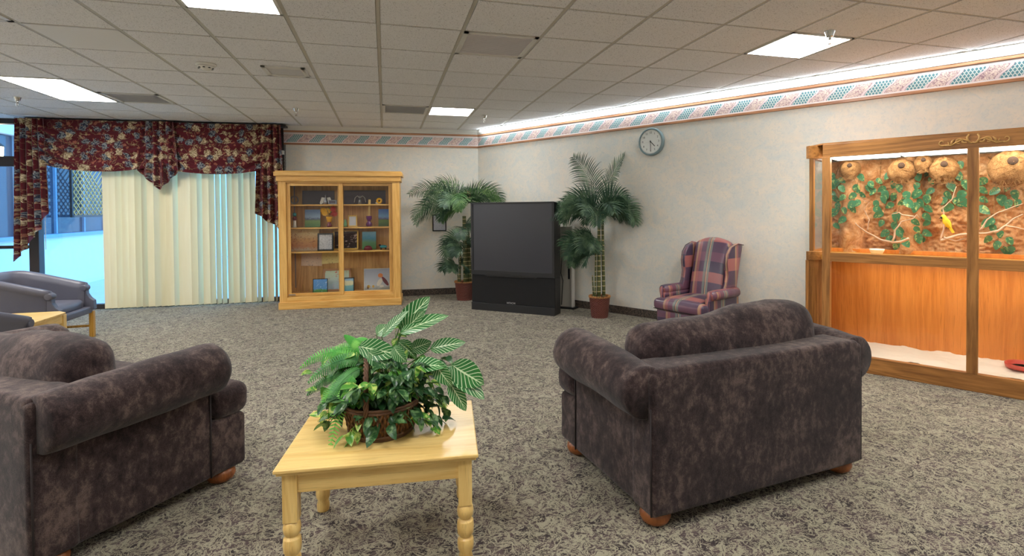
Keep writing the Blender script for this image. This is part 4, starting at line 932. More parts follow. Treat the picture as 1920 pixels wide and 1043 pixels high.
# ------------------------------------------------------------ wing chair
def wing_chair(label, loc, rz, S=1.):
    t = thing('wing_chair', label, 'armchair', loc, rz); t.scale = (S, S, S); P_ = 'plaid_leather'; h = .36
    b = MB(); b.rbox((0, .0, .235), (.56, .62, .17), .03, 8, wr=.001); b.rbox((0, .315, .235), (.66, .10, .17), .03, 8, puff=(0, .01, 0)); b.build('seat_rail', P_, t)
    b = MB(); b.rbox((0, .03, .385), (.53, .60, .14), .045, 12, puff=(0, .01, .03), wr=.002); b.rbox((0, .335, .375), (.70, .15, .135), .05, 12, puff=(.01, .015, .018), wr=.002); cu = b.build('seat_cushion', P_, t)
    b = MB(); b.tube([(-.335, .405, .325), (0, .42, .325), (.335, .405, .325)], .005, 6); b.build('piping', 'seam_dark', cu)
    rot = Matrix.Rotation(R(13), 3, 'X')
    def bf(q, nn):
        q.z += (.07*(1-nn[0]**2))*max(0, nn[2]); return q
    b = MB(); b.rbox((0, -.285, .735), (.50, .15, .74), .055, 14, puff=(0, .03, 0), rot=rot, fn=bf); b.rbox((0, -.36, .665), (.62, .05, .86), .02, 8, rot=rot); b.build('backrest', P_, t)
    for sx in (-1, 1):
        b = MB(); b.rbox((sx*.315, -.02, .32), (.075, .56, .36), .022, 8); a = b.build('arm', P_, t)
        b = MB(); b.tube([(sx*(.335), -.30, .525), (sx*.335, -.1, .528), (sx*.337, .14, .53), (sx*.338, .225, .528), (sx*.338, .245, .522)], [.058, .06, .062, .058, .035], 16); b.build('arm_roll', P_, a)
        b = MB()   # scrolled arm front
        pts = [(.262, .515), (.262, .42), (.258, .34)]
        b.tube([(sx*.333, .248, .575-.0), (sx*.338, .256, .52), (sx*.325, .262, .45), (sx*.33, .275, .39), (sx*.335, .30, .32), (sx*.335, .31, .16)], [.016, .03, .022, .026, .034, .03], 12, sx=.8); b.build('arm_front', P_, a)
        # wing
        prof = [(-.47, 1.08), (-.35, 1.10), (-.22, 1.06), (-.15, .98), (-.13, .88), (-.15, .74), (-.12, .62), (-.08, .55), (-.08, .50), (-.30, .50)]
        sm = []
        for i in range(len(prof)-1): sm.append(prof[i]); sm.append(((prof[i][0]+prof[i+1][0])/2, (prof[i][1]+prof[i+1][1])/2))
        sm.append(prof[-1]); b = MB(); k = [(y, z) for y, z in sm]
        x0, x1 = sx*.275, sx*.325; b.prism(k, min(x0, x1), max(x0, x1), 'x'); w_ = b.build('wing', P_, t, .016)
        for p in w_.data.polygons: p.use_smooth = True
        b = MB(); b.tube([(sx*.33, y, z) for y, z in sm[:-2]], .006, 6); b.build('piping', P_, w_)
        # outer side panel joining back
        b = MB(); b.prism([(-.30, .16), (-.26, .16), (-.24, .5), (-.34, .5), (-.345, .3)], min(sx*.29, sx*.345), max(sx*.29, sx*.345), 'x'); b.build('side_panel', P_, a, .01)
    for sx in (-1, 1):
        b = MB(); b.tube([(sx*.285, .315, .17), (sx*.30, .34, .12), (sx*.298, .345, .07), (sx*.292, .34, .03), (sx*.30, .355, .0)], [.042, .036, .026, .022, .032], 10); b.build('leg', 'honeywood', t)
        b = MB(); b.tube([(sx*.27, -.27, .18), (sx*.27, -.29, .08), (sx*.272, -.32, .0)], [.024, .022, .018], 8); b.build('leg', 'honeywood', t)
    return t
wing_chair('plaid leather wing chair in mauve and green standing against the right wall', (3.36, 5.27, 0), R(112), .925)

# ------------------------------------------------------------ grey vinyl tub chairs
def tub_chair(label, loc, rz):
    t = thing('tub_chair', label, 'armchair', loc, rz); V = 'grey_vinyl'      # faces local +y
    hw, D = .335, .66; rc = .20
    path = [Vector((-hw, D/2, 0))]
    for k in range(1, 8): path.append(Vector((-hw, D/2-(D-rc)*k/7, 0)))
    for k in range(1, 7): a = pi+ (pi/2)*k/6; path.append(Vector((-hw+rc+rc*cos(a), -D/2+rc+rc*sin(a), 0)))
    for k in range(1, 6): path.append(Vector((-hw+rc+(2*hw-2*rc)*k/5, -D/2, 0)))
    for k in range(1, 7): a = 1.5*pi+(pi/2)*k/6; path.append(Vector((hw-rc+rc*cos(a), -D/2+rc+rc*sin(a), 0)))
    for k in range(1, 8): path.append(Vector((hw, -D/2+rc+(D-rc)*k/7, 0)))
    vs = []; fs = []; m_ = 0
    for i, p in enumerate(path):
        tdir = (path[min(i+1, len(path)-1)]-path[max(i-1, 0)]).normalized(); out = Vector((tdir.y, -tdir.x, 0)); out = -out if out.dot(p) < 0 else out
        v = (p.y+D/2)/D; zt = .79-.17*max(0, v-.12)**1.0*1.1; zt = max(.60, zt)
        prof = [(.0, .30), (.012, .45), (.012, zt-.10), (.03, zt-.075), (.045, zt-.045), (.042, zt-.012), (.018, zt), (-.02, zt-.003), (-.05, zt-.03), (-.058, zt-.08), (-.055, zt-.2), (-.06, .36), (-.06, .30)]
        m_ = len(prof); vs += [p+out*a+Vector((0, 0, z)) for a, z in prof]
    for i in range(len(path)-1):
        for j in range(m_): fs.append((i*m_+j, i*m_+(j+1) % m_, (i+1)*m_+(j+1) % m_, (i+1)*m_+j))
    fs.append(tuple(range(m_))); fs.append(tuple((len(path)-1)*m_+j for j in range(m_))[::-1])
    b = MB(); b.add(vs, fs, True); b.build('shell', V, t)
    for sx in (-1, 1):
        b = MB(); X_ = sx*(hw-.006)
        b.tube([(X_-.04, D/2-.004, .567), (X_-.034, D/2-.004, .567), (X_+.046, D/2-.004, .567), (X_+.052, D/2-.004, .567)], [.03, .036, .036, .03], 18)
        b.prism([(D/2-.02, .60), (D/2+.015, .57), (D/2+.02, .50), (D/2+.05, .45), (D/2+.085, .42), (D/2+.09, .32), (D/2-.02, .32)], X_-.034, X_+.034, 'x'); b.build('arm_front', V, t, .012)
    b = MB(); b.rbox((0, .03, .385), (2*hw-.11, D-.04, .12), .045, 12, puff=(0, .012, .02)); b.build('seat_cushion', V, t)
    b = MB(); b.rbox((0, .04, .315), (2*hw-.0, D+.05, .075), .015, 8); b.build('seat_rail', V, t)
    for sx in (-1, 1):
        b = MB(); b.bx(sx*hw-.022, sx*hw+.022, D/2+.03, D/2+.075, 0, .30); b.build('leg', 'honeywood', t, .003)
        b = MB(); q = [(-D/2+.02, .30), (-D/2+.065, .30), (-D/2-.03, 0), (-D/2-.07, 0)]; b.prism(q, sx*(hw-.06)-.02, sx*(hw-.06)+.02, 'x'); b.build('leg', 'honeywood', t, .003)
    b = MB()
    for sx in (-1, 1): b.tube([(sx*hw, D/2+.05, .13), (sx*(hw-.06), -D/2-.01, .13)], .014, 6)
    b.build('stretcher', 'honeywood', t); b = MB(); b.box((0, .08, .13), (2*hw-.05, .03, .022)); b.build('cross_stretcher', 'honeywood', t, .002)
    return t
tb = tub_chair('grey vinyl tub chair with wooden legs, by the window behind the light oak table', (-3.62, 6.93, 0), R(-90))
t2 = copy_tree(tb); t2['label'] = 'grey vinyl tub chair mostly cut off at the left edge behind the left loveseat'; put(t2, (-3.02, 4.72, 0), R(0))

# ------------------------------------------------------------ display cabinet
CBL = Vector((-.63, 8.335, 0)); CBZ = R(-4.2)
t = thing('display_cabinet', 'honey oak display cabinet with sliding glass doors between the curtains and the left palm', 'cabinet', CBL, CBZ)
HW, DP = .845, .46
b = MB(); b.bx(-HW, -HW+.022, .02, DP, .02, 1.9); b.bx(HW-.022, HW, .02, DP, .02, 1.9); b.build('side_panel', 'oak_z', t)
b = MB(); b.bx(-HW+.02, HW-.02, DP-.015, DP, .05, 1.88); b.build('back_panel', 'backboard', t)
b = MB(); b.bx(-HW+.022, HW-.022, .03, DP-.015, .17, .19); b.bx(-HW+.022, HW-.022, .03, DP-.015, 1.85, 1.87); b.build('carcass', 'oak_x', t)
b = MB(); b.bx(-HW, -HW+.105, 0, .025, .1, 1.86); b.bx(HW-.105, HW, 0, .025, .1, 1.86); b.build('stile', 'oak_z', t, .003)
b = MB(); b.bx(-HW+.105, HW-.105, 0, .025, 1.83, 1.86); b.bx(-HW+.105, HW-.105, .0, .025, .1, .175); b.build('rail', 'oak_x', t, .002)
b = MB(); b.bx(-HW-.012, HW+.012, -.02, DP, .0, .105); b.build('plinth', 'oak_x', t, .006)
b = MB(); b.bx(-HW-.02, HW+.02, -.025, DP, 1.85, 1.925); b.bx(-HW-.045, HW+.045, -.05, DP, 1.925, 1.985); b.bx(-HW-.03, HW+.03, -.04, DP, 1.985, 2.0); b.build('cornice', 'oak_x', t, .005)
for k, (x0, x1, y) in enumerate(((-HW+.105, .035, .03), (-.04, HW-.105, .052))):
    b = MB(); b.bx(x0, x0+.05, y, y+.02, .175, 1.83); b.bx(x1-.055, x1, y, y+.02, .175, 1.83); d = b.build('door', 'oak_z', t, .002)
    b = MB(); b.bx(x0+.05, x1-.055, y, y+.02, .175, .225); b.bx(x0+.05, x1-.055, y, y+.02, 1.785, 1.83); b.build('door_rail', 'oak_x', d, .002)
    b = MB(); b.bx(x0+.05, x1-.055, y+.008, y+.012, .225, 1.785); b.build('door_glass', 'glass_case', d)
b = MB(); b.bx(-HW+.12, -HW+.21, .018, .03, .20, .212); b.build('lock', 'pewter', t)
SHZ = [.195, .80, 1.155, 1.495]
for z in SHZ[1:]:
    b = MB(); b.bx(-HW+.024, HW-.024, .09, DP-.02, z, z+.02); b.build('shelf', 'oak_x', t, .002)
b = MB()
for sx in (-1, 1): b.bx(sx*(HW-.12)-.008, sx*(HW-.12)+.008, DP-.018, DP-.012, .25, 1.8)
b.build('shelf_track', 'pewter', t)
SH = [SHZ[0]-.004, SHZ[1]+.021, SHZ[2]+.021, SHZ[3]+.021]
def cab(x, y, z): v = Matrix.Rotation(CBZ, 3, 'Z') @ Vector((x, y, z)); return CBL+v
def cx_(px, y): return local_at(px, 450, CBL, CBZ, y)[0]
def ch_(px, p1, p2, y): return local_at(px, p1, CBL, CBZ, y)[1]-local_at(px, p2, CBL, CBZ, y)[1]
def picture(name, label, px0, px1, hpx, shelf, y, art, frame=None, lean=.10, fw=.022, group=None, cat='picture', z=None, rollz=0):
    x0, x1 = cx_(px0, y), cx_(px1, y); w = (x1-x0)/2; h = ch_((px0+px1)/2, 450-hpx/2, 450+hpx/2, y); zz = SH[shelf]+.001 if z is None else z
    lo = cab((x0+x1)/2, y, zz); 
    if frame:
        t = thing(name, label, cat, lo, CBZ, group); t.rotation_euler = (-lean, rollz, CBZ)
        b = MB()
        for s_ in (-1, 1): b.bx(s_*w, s_*(w-fw), -.008, .012, 0, h)
        b.bx(-w, w, -.008, .012, 0, fw); b.bx(-w, w, -.008, .012, h-fw, h); b.build('frame', frame, t, .002)
        b = MB(); b.bx(-w+fw*.9, w-fw*.9, -.001, .006, fw*.9, h-fw*.9); b.build('picture', art, t)
        b = MB(); b.prism([(.012, 0.0), (.012, h*.7), (.055+h*.05, 0.012)], -.012, .012, 'x'); b.build('strut', frame, t)
    else:
        b = MB(); b.bx(-w, w, -.008, .008, 0, h); t = tag(b.build(name, art, bevel=.001), label, cat, group); t.location = lo; t.rotation_euler = (-lean, rollz, CBZ)
    return t
picture('canvas_painting', 'landscape painting of green meadow and trees, second shelf from top, left side', 572, 601, 33, 2, .27, 'art_meadow')
picture('canvas_painting', 'bright landscape painting with blue sky and purple hills at right end of a cabinet shelf', 710, 733, 32, 2, .27, 'art_field')
picture('canvas_painting', 'wide autumn tree picture in orange and cream leaning in the cabinet, left', 541, 598, 40, 1, .30, 'art_autumn')
picture('framed_drawing', 'black framed ink drawing standing in front of the autumn picture', 595, 625, 33, 1, .20, 'art_ink', 'black_frame')
picture('photo_frame', 'wide gold frame of photographs behind the cabinet door meeting', 624, 672, 37, 1, .33, 'art_photos', 'gold')
picture('canvas_painting', 'blue and green tree painting behind the dark red dome', 679, 705, 33, 1, .33, 'art_tree')
picture('photo_frame', 'small gold frame with dark mount left of the purple vase', 653, 670, 21, 2, .25, 'art_notice', 'gold', fw=.016)
picture('canvas_painting', 'square painting of white clouds over grass on the cabinet bottom', 585, 613, 27, 0, .18, 'art_clouds', 'black_frame', fw=.008)
picture('framed_picture', 'tan framed colourful flower collage behind the cloud painting', 604, 657, 42, 0, .34, 'art_flowers', 'tan_frame', fw=.03)
picture('framed_picture', 'small dark framed quilt pattern picture on the cabinet bottom, right of the door meeting', 643, 663, 27, 0, .2, 'art_quilt', 'black_frame', fw=.012)
wp = picture('framed_picture', 'large pale winter painting of a bird and small figures on cabinet bottom right', 681, 735, 41, 0, .27, 'art_winter', 'white_clay', fw=.008)
pw = wp.children[1]; xs = [v.co.x for v in pw.data.vertices]; x0w, x1w = min(xs), max(xs); WP = x1w-x0w
b = MB(); b.cm = 0
def blob(cx, cz, rx, rz, ang=0):
    n = 20; b.add([(x0w+WP*cx+WP*(rx*cos(k*2*pi/n)*cos(ang)-rz*sin(k*2*pi/n)*sin(ang)), -.0015, .02+WP*(cz+rx*cos(k*2*pi/n)*sin(ang)+rz*sin(k*2*pi/n)*cos(ang))) for k in range(n)], [tuple(range(n))])
blob(.55, .25, .16, .075, 1.05); blob(.62, .1, .08, .05, 0); b.build('painted_white_body', 'white_clay', wp, recalc=False)
b = MB(); blob(.75, .28, .2, .065, -.95); blob(.13, .06, .03, .05); b.build('painted_red_wing', 'dark_red', wp, recalc=False)
b = MB(); blob(.58, .5, .09, .08); b.build('painted_pink_head', 'orange_clay', wp, recalc=False)
b = MB(); blob(.15, .1, .055, .06); blob(.32, .1, .04, .05); b.build('painted_small_figures', 'gold', wp, recalc=False)
picture('pressed_leaf_card', 'pinkish card of pressed leaves pinned to the cabinet back, lower left', 564, 603, 27, 0, DP-.03, 'art_pressed_pink', lean=0, z=.58, rollz=.04)
picture('pressed_leaf_card', 'yellow card of pressed leaves pinned to the cabinet back beside the door meeting', 602, 640, 25, 0, DP-.03, 'art_pressed_yellow', lean=0, z=.61, rollz=-.06)
# top shelf; the wide grey boards stand in for its dark reflecting back
picture('grey_board', 'dark grey wide board imitating the dark reflection along the top cabinet shelf, left', 568, 628, 26, 3, .42, 'grey_board', lean=.05)
picture('grey_board', 'dark grey wide board imitating the dark reflection along the top cabinet shelf, right', 646, 724, 26, 3, .42, 'grey_board', lean=.05)
picture('photo_frame', 'small silver frame lying low on the top cabinet shelf beside the door meeting', 617, 632, 8, 3, .2, 'grey_board', 'pewter', fw=.012)
t = thing('twig_wreath', 'small grey twig wreath at the left end of the top cabinet shelf', 'wreath', cab(cx_(553, .25), .25, SH[3]+.068), CBZ)
b = MB(); rw_ = random.Random(2)
for k in range(16):
    a0 = rw_.uniform(0, 6.3); rr_ = rw_.uniform(.045, .062); ty = rw_.uniform(-.012, .012); b.tube([(rr_*cos(a0+q*.4)+rw_.uniform(-.004, .004), ty+rw_.uniform(-.004, .004), rr_*sin(a0+q*.4)) for q in range(15)], .0026, 4)
b.build('twigs', 'grey_twig', t)
t = thing('angel_figure', 'small winged silver figure on the top cabinet shelf, left door', 'figurine', cab(cx_(612, .3), .3, SH[3]), CBZ)
b = MB(); b.lathe([(.04, 0), (.03, .05), (.014, .1), (.012, .115)], 14); b.build('robe', 'pewter', t); b = MB(); b.sphere((0, 0, .13), .018, 8); b.build('head', 'pewter', t)
for sx in (-1, 1):
    b = MB(); b.prism([(0, .10), (sx*.06, .11), (sx*.09, .02), (sx*.075, .0), (sx*.02, .04)], .01, .016, 'y'); b.build('wing', 'white_clay', t)
t = thing('angel_figure', 'small wire winged figure on the top cabinet shelf, right door', 'figurine', cab(cx_(676, .3), .3, SH[3]), CBZ)
b = MB(); b.lathe([(.035, 0), (.02, .06), (.01, .1)], 14); b.sphere((0, 0, .115), .016, 8); b.build('body', 'pewter', t)
for sx in (-1, 1):
    b = MB(); b.tube([(0, 0, .09), (sx*.035, 0, .13), (sx*.07, 0, .10), (sx*.085, 0, .03)], .004, 5); b.build('wing', 'white_clay', t)
t = thing('ring_ornament', 'round yellow ring ornament at the right of the top cabinet shelf', 'ornament', cab(cx_(712, .22), .22, SH[3]), CBZ)
b = MB(); b.tube([(.032*cos(k*pi/8), 0, .05+.032*sin(k*pi/8)) for k in range(17)], .016, 10, False); b.build('ring', 'petal_yellow', t)
b = MB(); b.tube([(-.05, .02, .018), (-.03, .0, .016), (0, 0, .012)], .012, 6); b.build('base', 'white_clay', t)
# vases and figures
t = thing('flower_vase', 'small vase of yellow and red flowers on the cabinet shelf, left door', 'vase', cab(cx_(618, .25), .25, SH[2]), CBZ)
b = MB(); b.lathe([(.001, 0), (.032, 0), (.04, .02), (.03, .045), (.022, .06), (.045, .16), (.001, .15)], 18); b.build('vase', 'dark_red', t)
b = MB(); b.lathe([(.03, .075), (.047, .15), (.047, .155)], 18); b.build('yellow_band', 'petal_yellow', t)
for k, (dx, dz, mt) in enumerate(((-.06, .21, 'petal_yellow'), (-.02, .24, 'petal_yellow'), (.035, .22, 'petal_red'), (.075, .20, 'petal_red'), (.01, .25, 'fern_dark'), (-.08, .25, 'petal_yellow'), (.06, .27, 'petal_red'))):
    b = MB(); c = Vector((dx, rnd.uniform(-.02, .02), dz))
    for q in range(9): blade(b, Matrix.Translation(c) @ Matrix.Rotation(pi/2, 4, 'X') @ Matrix.Rotation(q*2*pi/9, 4, 'Z'), .05, .013, -.3, .2, 2, 4)
    b.tube([(0, 0, .13), c], .003, 4); b.build('flower', mt, t, recalc=False)
t = thing('bottle_vase', 'purple glass bottle vase on the cabinet shelf, right of the gold frame', 'vase', cab(cx_(692.5, .22), .22, SH[2]), CBZ)
b = MB(); b.lathe([(.001, 0), (.035, 0), (.048, .025), (.04, .055), (.022, .075), (.026, .09), (.04, .115), (.042, .16), (.001, .158)], 22); b.build('vase', 'purple_glass', t)
b = MB(); b.box((.0, .03, .26), (.035, .004, .30), Matrix.Rotation(.06, 3, 'Y')); b.build('yellow_reflection_strip', 'petal_yellow', t).data.materials[0] = MATS['paleoak_z']  # yellow strip stands in for a reflection crossing the shelf
t = thing('green_vase', 'small green glass vase beside the cabinet door meeting, left of the gold frame', 'vase', cab(cx_(648, .25), .25, SH[2]), CBZ)
b = MB(); b.lathe([(.001, 0), (.02, 0), (.026, .04), (.014, .09), (.018, .11), (.001, .108)], 16); b.build('vase', 'green_glass', t)
t = thing('doll_figure', 'small standing figure with teal hat and purple coat at left of the cabinet shelf', 'figurine', cab(cx_(553, .22), .22, SH[2]), CBZ)
b = MB(); b.lathe([(.03, 0), (.022, .05), (.02, .11)], 12); b.build('skirt', 'white_clay', t); b = MB(); b.lathe([(.024, .105), (.03, .13), (.024, .16), (.001, .165)], 12); b.build('coat', 'dark_red', t); b = MB(); b.lathe([(.024, .165), (.028, .19), (.024, .215), (.001, .22)], 12); b.build('hat', 'teal_clay', t)
t = thing('dome_box', 'dark red dome in front of the blue green tree painting', 'ornament', cab(cx_(690, .2), .2, SH[1]), CBZ)
b = MB(); b.lathe([(.062, 0), (.064, .012)], 24); b.build('base', 'dark_red', t); b = MB(); b.lathe([(.062, .012), (.055, .04), (.035, .06), (.001, .068)], 24); b.build('dome', 'dark_red', t)
t = thing('clay_turtle', 'teal clay animal with dark legs on the cabinet shelf, right side', 'figurine', cab(cx_(719, .22), .22, SH[1]), CBZ)
b = MB(); b.sphere((0, 0, .045), .05, 10, (1.1, .6, .5)); b.build('body', 'teal_clay', t); b = MB(); b.sphere((-.055, 0, .065), .018, 8); b.build('head', 'ink', t)
for dx in (-.035, .03):
    for dy in (-.02, .02): b = MB(); b.tube([(dx, dy, .03), (dx*1.1, dy, 0)], [.012, .009], 8); b.build('leg', 'ink', t)
t = thing('clay_bird', 'small green and orange clay bird at the right end of the cabinet shelf', 'figurine', cab(cx_(733, .22), .22, SH[1]), CBZ)
b = MB(); b.sphere((0, 0, .035), .03, 8, (1, .8, 1)); b.build('body', 'orange_clay', t); b = MB(); b.sphere((0.0, 0, .085), .024, 8); b.build('head', 'teal_clay', t)
for k, px in enumerate((567, 583)):
    t = thing('wire_easel', ['small gold wire easel at bottom left of the cabinet', 'small gold wire easel half behind the cloud painting'][k], 'easel', cab(cx_(px, .24), .24, SH[0]), CBZ)
    b = MB(); b.tube([(-.045, 0, 0), (0, .01, .13), (.045, 0, 0)], .003, 6); b.tube([(0, .01, .13), (0, .07, 0)], .003, 6); b.build('legs', 'gold', t); b = MB(); b.tube([(-.035, -.02, .03), (.035, -.02, .03)], .003, 6); b.tube([(-.035, -.02, .03), (-.035, .005, .03)], .003, 6); b.tube([(.035, -.02, .03), (.035, .005, .03)], .003, 6); b.build('ledge', 'gold', t)

# ------------------------------------------------------------ aviary
S0 = 5.54; S1 = 7.62; T0 = .83; CH_ = .145
t = thing('aviary', 'large oak framed glass aviary with a lit interior on the right wall', 'aviary', C0, RZR)     # local x = along wall, y negative = into room
def bxs(b, s0, s1, t0, t1, z0, z1): b.bx(s0, s1, -t1, -t0, z0, z1)
ZT, ZR, ZM1, ZM0, ZB = 1.975, 1.86, 1.018, .938, .137
def chamf(b, z0, z1, d=.045, ins=0.):
    for s_, sg in ((S0, -1), (S1, 1)):
        c = Vector((s_+sg*CH_/2, -(T0-CH_/2))); L = CH_*sqrt(2); rot = Matrix.Rotation(R(45)*(1 if sg < 0 else -1), 3, 'Z')
        b.box((c.x-sg*d*.35, c.y+d*.35, (z0+z1)/2), (L, d, z1-z0), rot)
def sides(b, z0, z1):
    for s_, sg in ((S0-CH_, 1), (S1+CH_, -1)): b.bx(s_, s_+sg*.03, -(T0-CH_), 0, z0, z1)
b = MB(); bxs(b, S0, S1, T0-.05, T0, ZR, ZT); chamf(b, ZR, ZT); sides(b, ZR, ZT); b.build('top_rail', 'brownoak_x', t, .003)
b = MB(); b.prism([(S0-CH_, 0), (S0-CH_, -(T0-CH_)), (S0, -T0), (S1, -T0), (S1+CH_, -(T0-CH_)), (S1+CH_, 0)], ZT, ZT+.012); b.build('roof', 'brownoak_x', t)
b = MB(); bxs(b, S0, S1, T0-.05, T0, ZM0, ZM1); chamf(b, ZM0, ZM1); sides(b, ZM0, ZM1); b.build('middle_rail', 'brownoak_x', t, .003)
b = MB(); bxs(b, S0, S1, T0-.05, T0, 0, ZB); chamf(b, 0, ZB); sides(b, 0, ZB); b.build('base_rail', 'brownoak_x', t, .003)
for s0, s1 in ((S0-.005, S0+.06), (6.545, 6.615), (S1-.06, S1+.005)):
    b = MB(); bxs(b, s0, s1, T0-.055, T0+.002, ZB-.002, ZR+.002); b.build('post', 'brownoak_z', t, .003)
b = MB()
for s_, sg in ((S0-CH_, 1), (S1+CH_, -1)): b.bx(s_-sg*.002, s_+sg*.035, -(T0-CH_+.012), -(T0-CH_-.035), ZB, ZT-.02)
b.build('corner_post', 'brownoak_z', t, .003)
b = MB(); chamf(b, ZB, ZM0, .02); sides(b, ZB, ZM0); sp_ = b.build('side_panel', 'brownoak_z', t)
b = MB()
for s_, sg in ((S0, -1), (S1, 1)):
    c = Vector((s_+sg*CH_/2, -(T0-CH_/2))); rot = Matrix.Rotation(R(45)*(1 if sg < 0 else -1), 3, 'Z'); b.box((c.x+sg*.004, c.y-.004, (ZB+ZM0)/2-.01), (.15, .02, .70), rot)
b.build('raised_panel', 'honeywood', sp_, .008)
b = MB(); bxs(b, S0+.06, 6.545, T0-.03, T0-.026, ZM1, ZR); bxs(b, 6.615, S1-.06, T0-.03, T0-.026, ZM1, ZR); bxs(b, S0+.06, 6.545, T0-.03, T0-.026, ZB, ZM0); bxs(b, 6.615, S1-.06, T0-.03, T0-.026, ZB, ZM0); b.build('front_glass', 'glass_case', t)
b = MB(); chamf(b, ZM1, ZR, .005); sides(b, ZM1, ZR); b.build('side_glass', 'glass_case', t)
b = MB(); b.bx(S0-CH_+.03, S1+CH_-.03, -.02, -.005, ZB-.02, ZM0+.01); b.bx(S0-CH_+.03, S1+CH_-.03, -.20, -.185, .02, ZM0+.0); b.build('back_panel', 'orangeply', t)
b = MB(); b.prism([(S0-CH_+.03, -.01), (S0-CH_+.03, -(T0-CH_)), (S0+.01, -T0+.05), (S1-.01, -T0+.05), (S1+CH_-.03, -(T0-CH_)), (S1+CH_-.03, -.01)], ZM0+.01, ZM0+.05); b.build('middle_floor', 'honeywood', t)
b = MB(); b.bx(S0-.1, S1+.1, -.30, -.26, ZM0+.05, ZM0+.085); b.build('ledge', 'orangeply', t, .003)
b = MB(); b.grid(lambda u, v: (S0+.0+(S1-S0)*u, -.2-(T0-.255)*v, ZB-.005+.022*noise.noise(Vector((u*14, v*5, 3)))+.01*noise.noise(Vector((u*50, v*18, 3)))), 90, 26); tag_ = b.build('sand_bed', 'sand_white', t, recalc=False)
# fibre backdrop with rolled columns
COLS = [(S0+.10, .11), (6.10, .10), (7.12, .10), (S1-.03, .10)]
def bdz(s, z):
    y = .20+.05*noise.noise(Vector((s*5, z*5, 1)))+.035*abs(noise.noise(Vector((s*13, z*14, 4))))+.018*noise.noise(Vector((s*40, z*44, 7)))
    for c, r_ in COLS:
        d = abs(s-c)
        if d < r_: y = max(y, .20+.11*sqrt(1-(d/r_)**2)+.03*noise.noise(Vector((s*12, z*9, 2))))
    return y
b = MB(); b.grid(lambda u, v: ((S0-.12)+(S1-S0+.24)*u, -bdz((S0-.12)+(S1-S0+.24)*u, ZM1+.0+(ZR-ZM1)*v), ZM1-.03+(ZR-ZM1+.03)*v), 260, 110); b.build('fibre_backdrop', 'coco_fibre', t, recalc=False)
for z, y0, y1 in ((ZR+.012, .2, T0-.052),):
    b = MB(); b.bx(S0+.0, S1-.0, -y1, -.30, z, z+.03); lf = b.build('light_fixture', 'white_metal', t)
    b = MB()
    b.bx(S0+.03, 6.06, -.77, -.42, z-.016, z-.001); b.bx(6.09, S1-.03, -.77, -.42, z-.016, z-.001); b.build('light_diffuser', 'case_light', lf)
b = MB(); b.bx(S0+.1, S1-.1, -.54, -.40, ZM0-.002, ZM0+.009); lf = b.build('lower_light', 'white_metal', t)
b = MB(); b.bx(S0+.12, S1-.12, -.52, -.42, ZM0-.007, ZM0-.0025); b.build('lower_light_tube', 'case_light', lf)
# carved scroll ornaments
def scroll(b, k=1., sx=1):
    def sp(cx, cz, r0, r1, a0, a1, n=16, w=.006): b.tube([(sx*(cx+(r0+(r1-r0)*i/n)*cos(a0+(a1-a0)*i/n)), 0, cz+(r0+(r1-r0)*i/n)*sin(a0+(a1-a0)*i/n)) for i in range(n+1)], [w*(1-.5*i/n) for i in range(n+1)], 6)
    sp(.185, .0, .025, .006, -2.2, 3.2); b.tube([(sx*.17, 0, -.02), (sx*.13, 0, -.024), (sx*.10, 0, -.005), (sx*.06, 0, .014), (sx*.03, 0, .002), (sx*.012, 0, -.016), (0, 0, -.012)], .006, 6)
    sp(.085, -.004, .026, .006, 2.6, -2.4, w=.008); sp(.052, .006, .02, .005, -2.4, 2.2, w=.007); b.tube([(sx*.018, 0, -.014), (sx*.034, 0, .01), (sx*.036, 0, .03), (sx*.024, 0, .048)], [.008, .008, .007, .006], 6)
    b.tube([(sx*.13, 0, -.02), (sx*.125, 0, .004), (sx*.11, 0, .02)], [.006, .008, .003], 6); b.tube([(sx*.14, 0, -.02), (sx*.15, 0, .006)], [.007, .002], 6)
t.location = C0
for s_ in (6.58,):
    b = MB(); b.M = Matrix.Translation((s_, -T0-.005, 1.915)) @ Matrix.Diagonal((1.02, .8, 1.05, 1)); scroll(b, 1, 1); scroll(b, 1, -1); b.build('carved_scroll', 'carved', t)
b = MB(); b.M = Matrix.Translation((S0-CH_/2-.004, -(T0-CH_/2)-.004, 1.925)) @ Matrix.Rotation(R(45), 4, 'Z')
b.tube([(-.03, 0, .012), (0, 0, 0), (.03, 0, .014)], [.012, .005, .012], 6); b.tube([(-.03, 0, -.012), (0, 0, 0), (.03, 0, -.014)], [.01, .004, .01], 6); b.build('carved_knot', 'carved', t)
def AV(s, d, z): return RW(s, d, z)
def av_at(px, py, d): return rwx(px, py, -d)
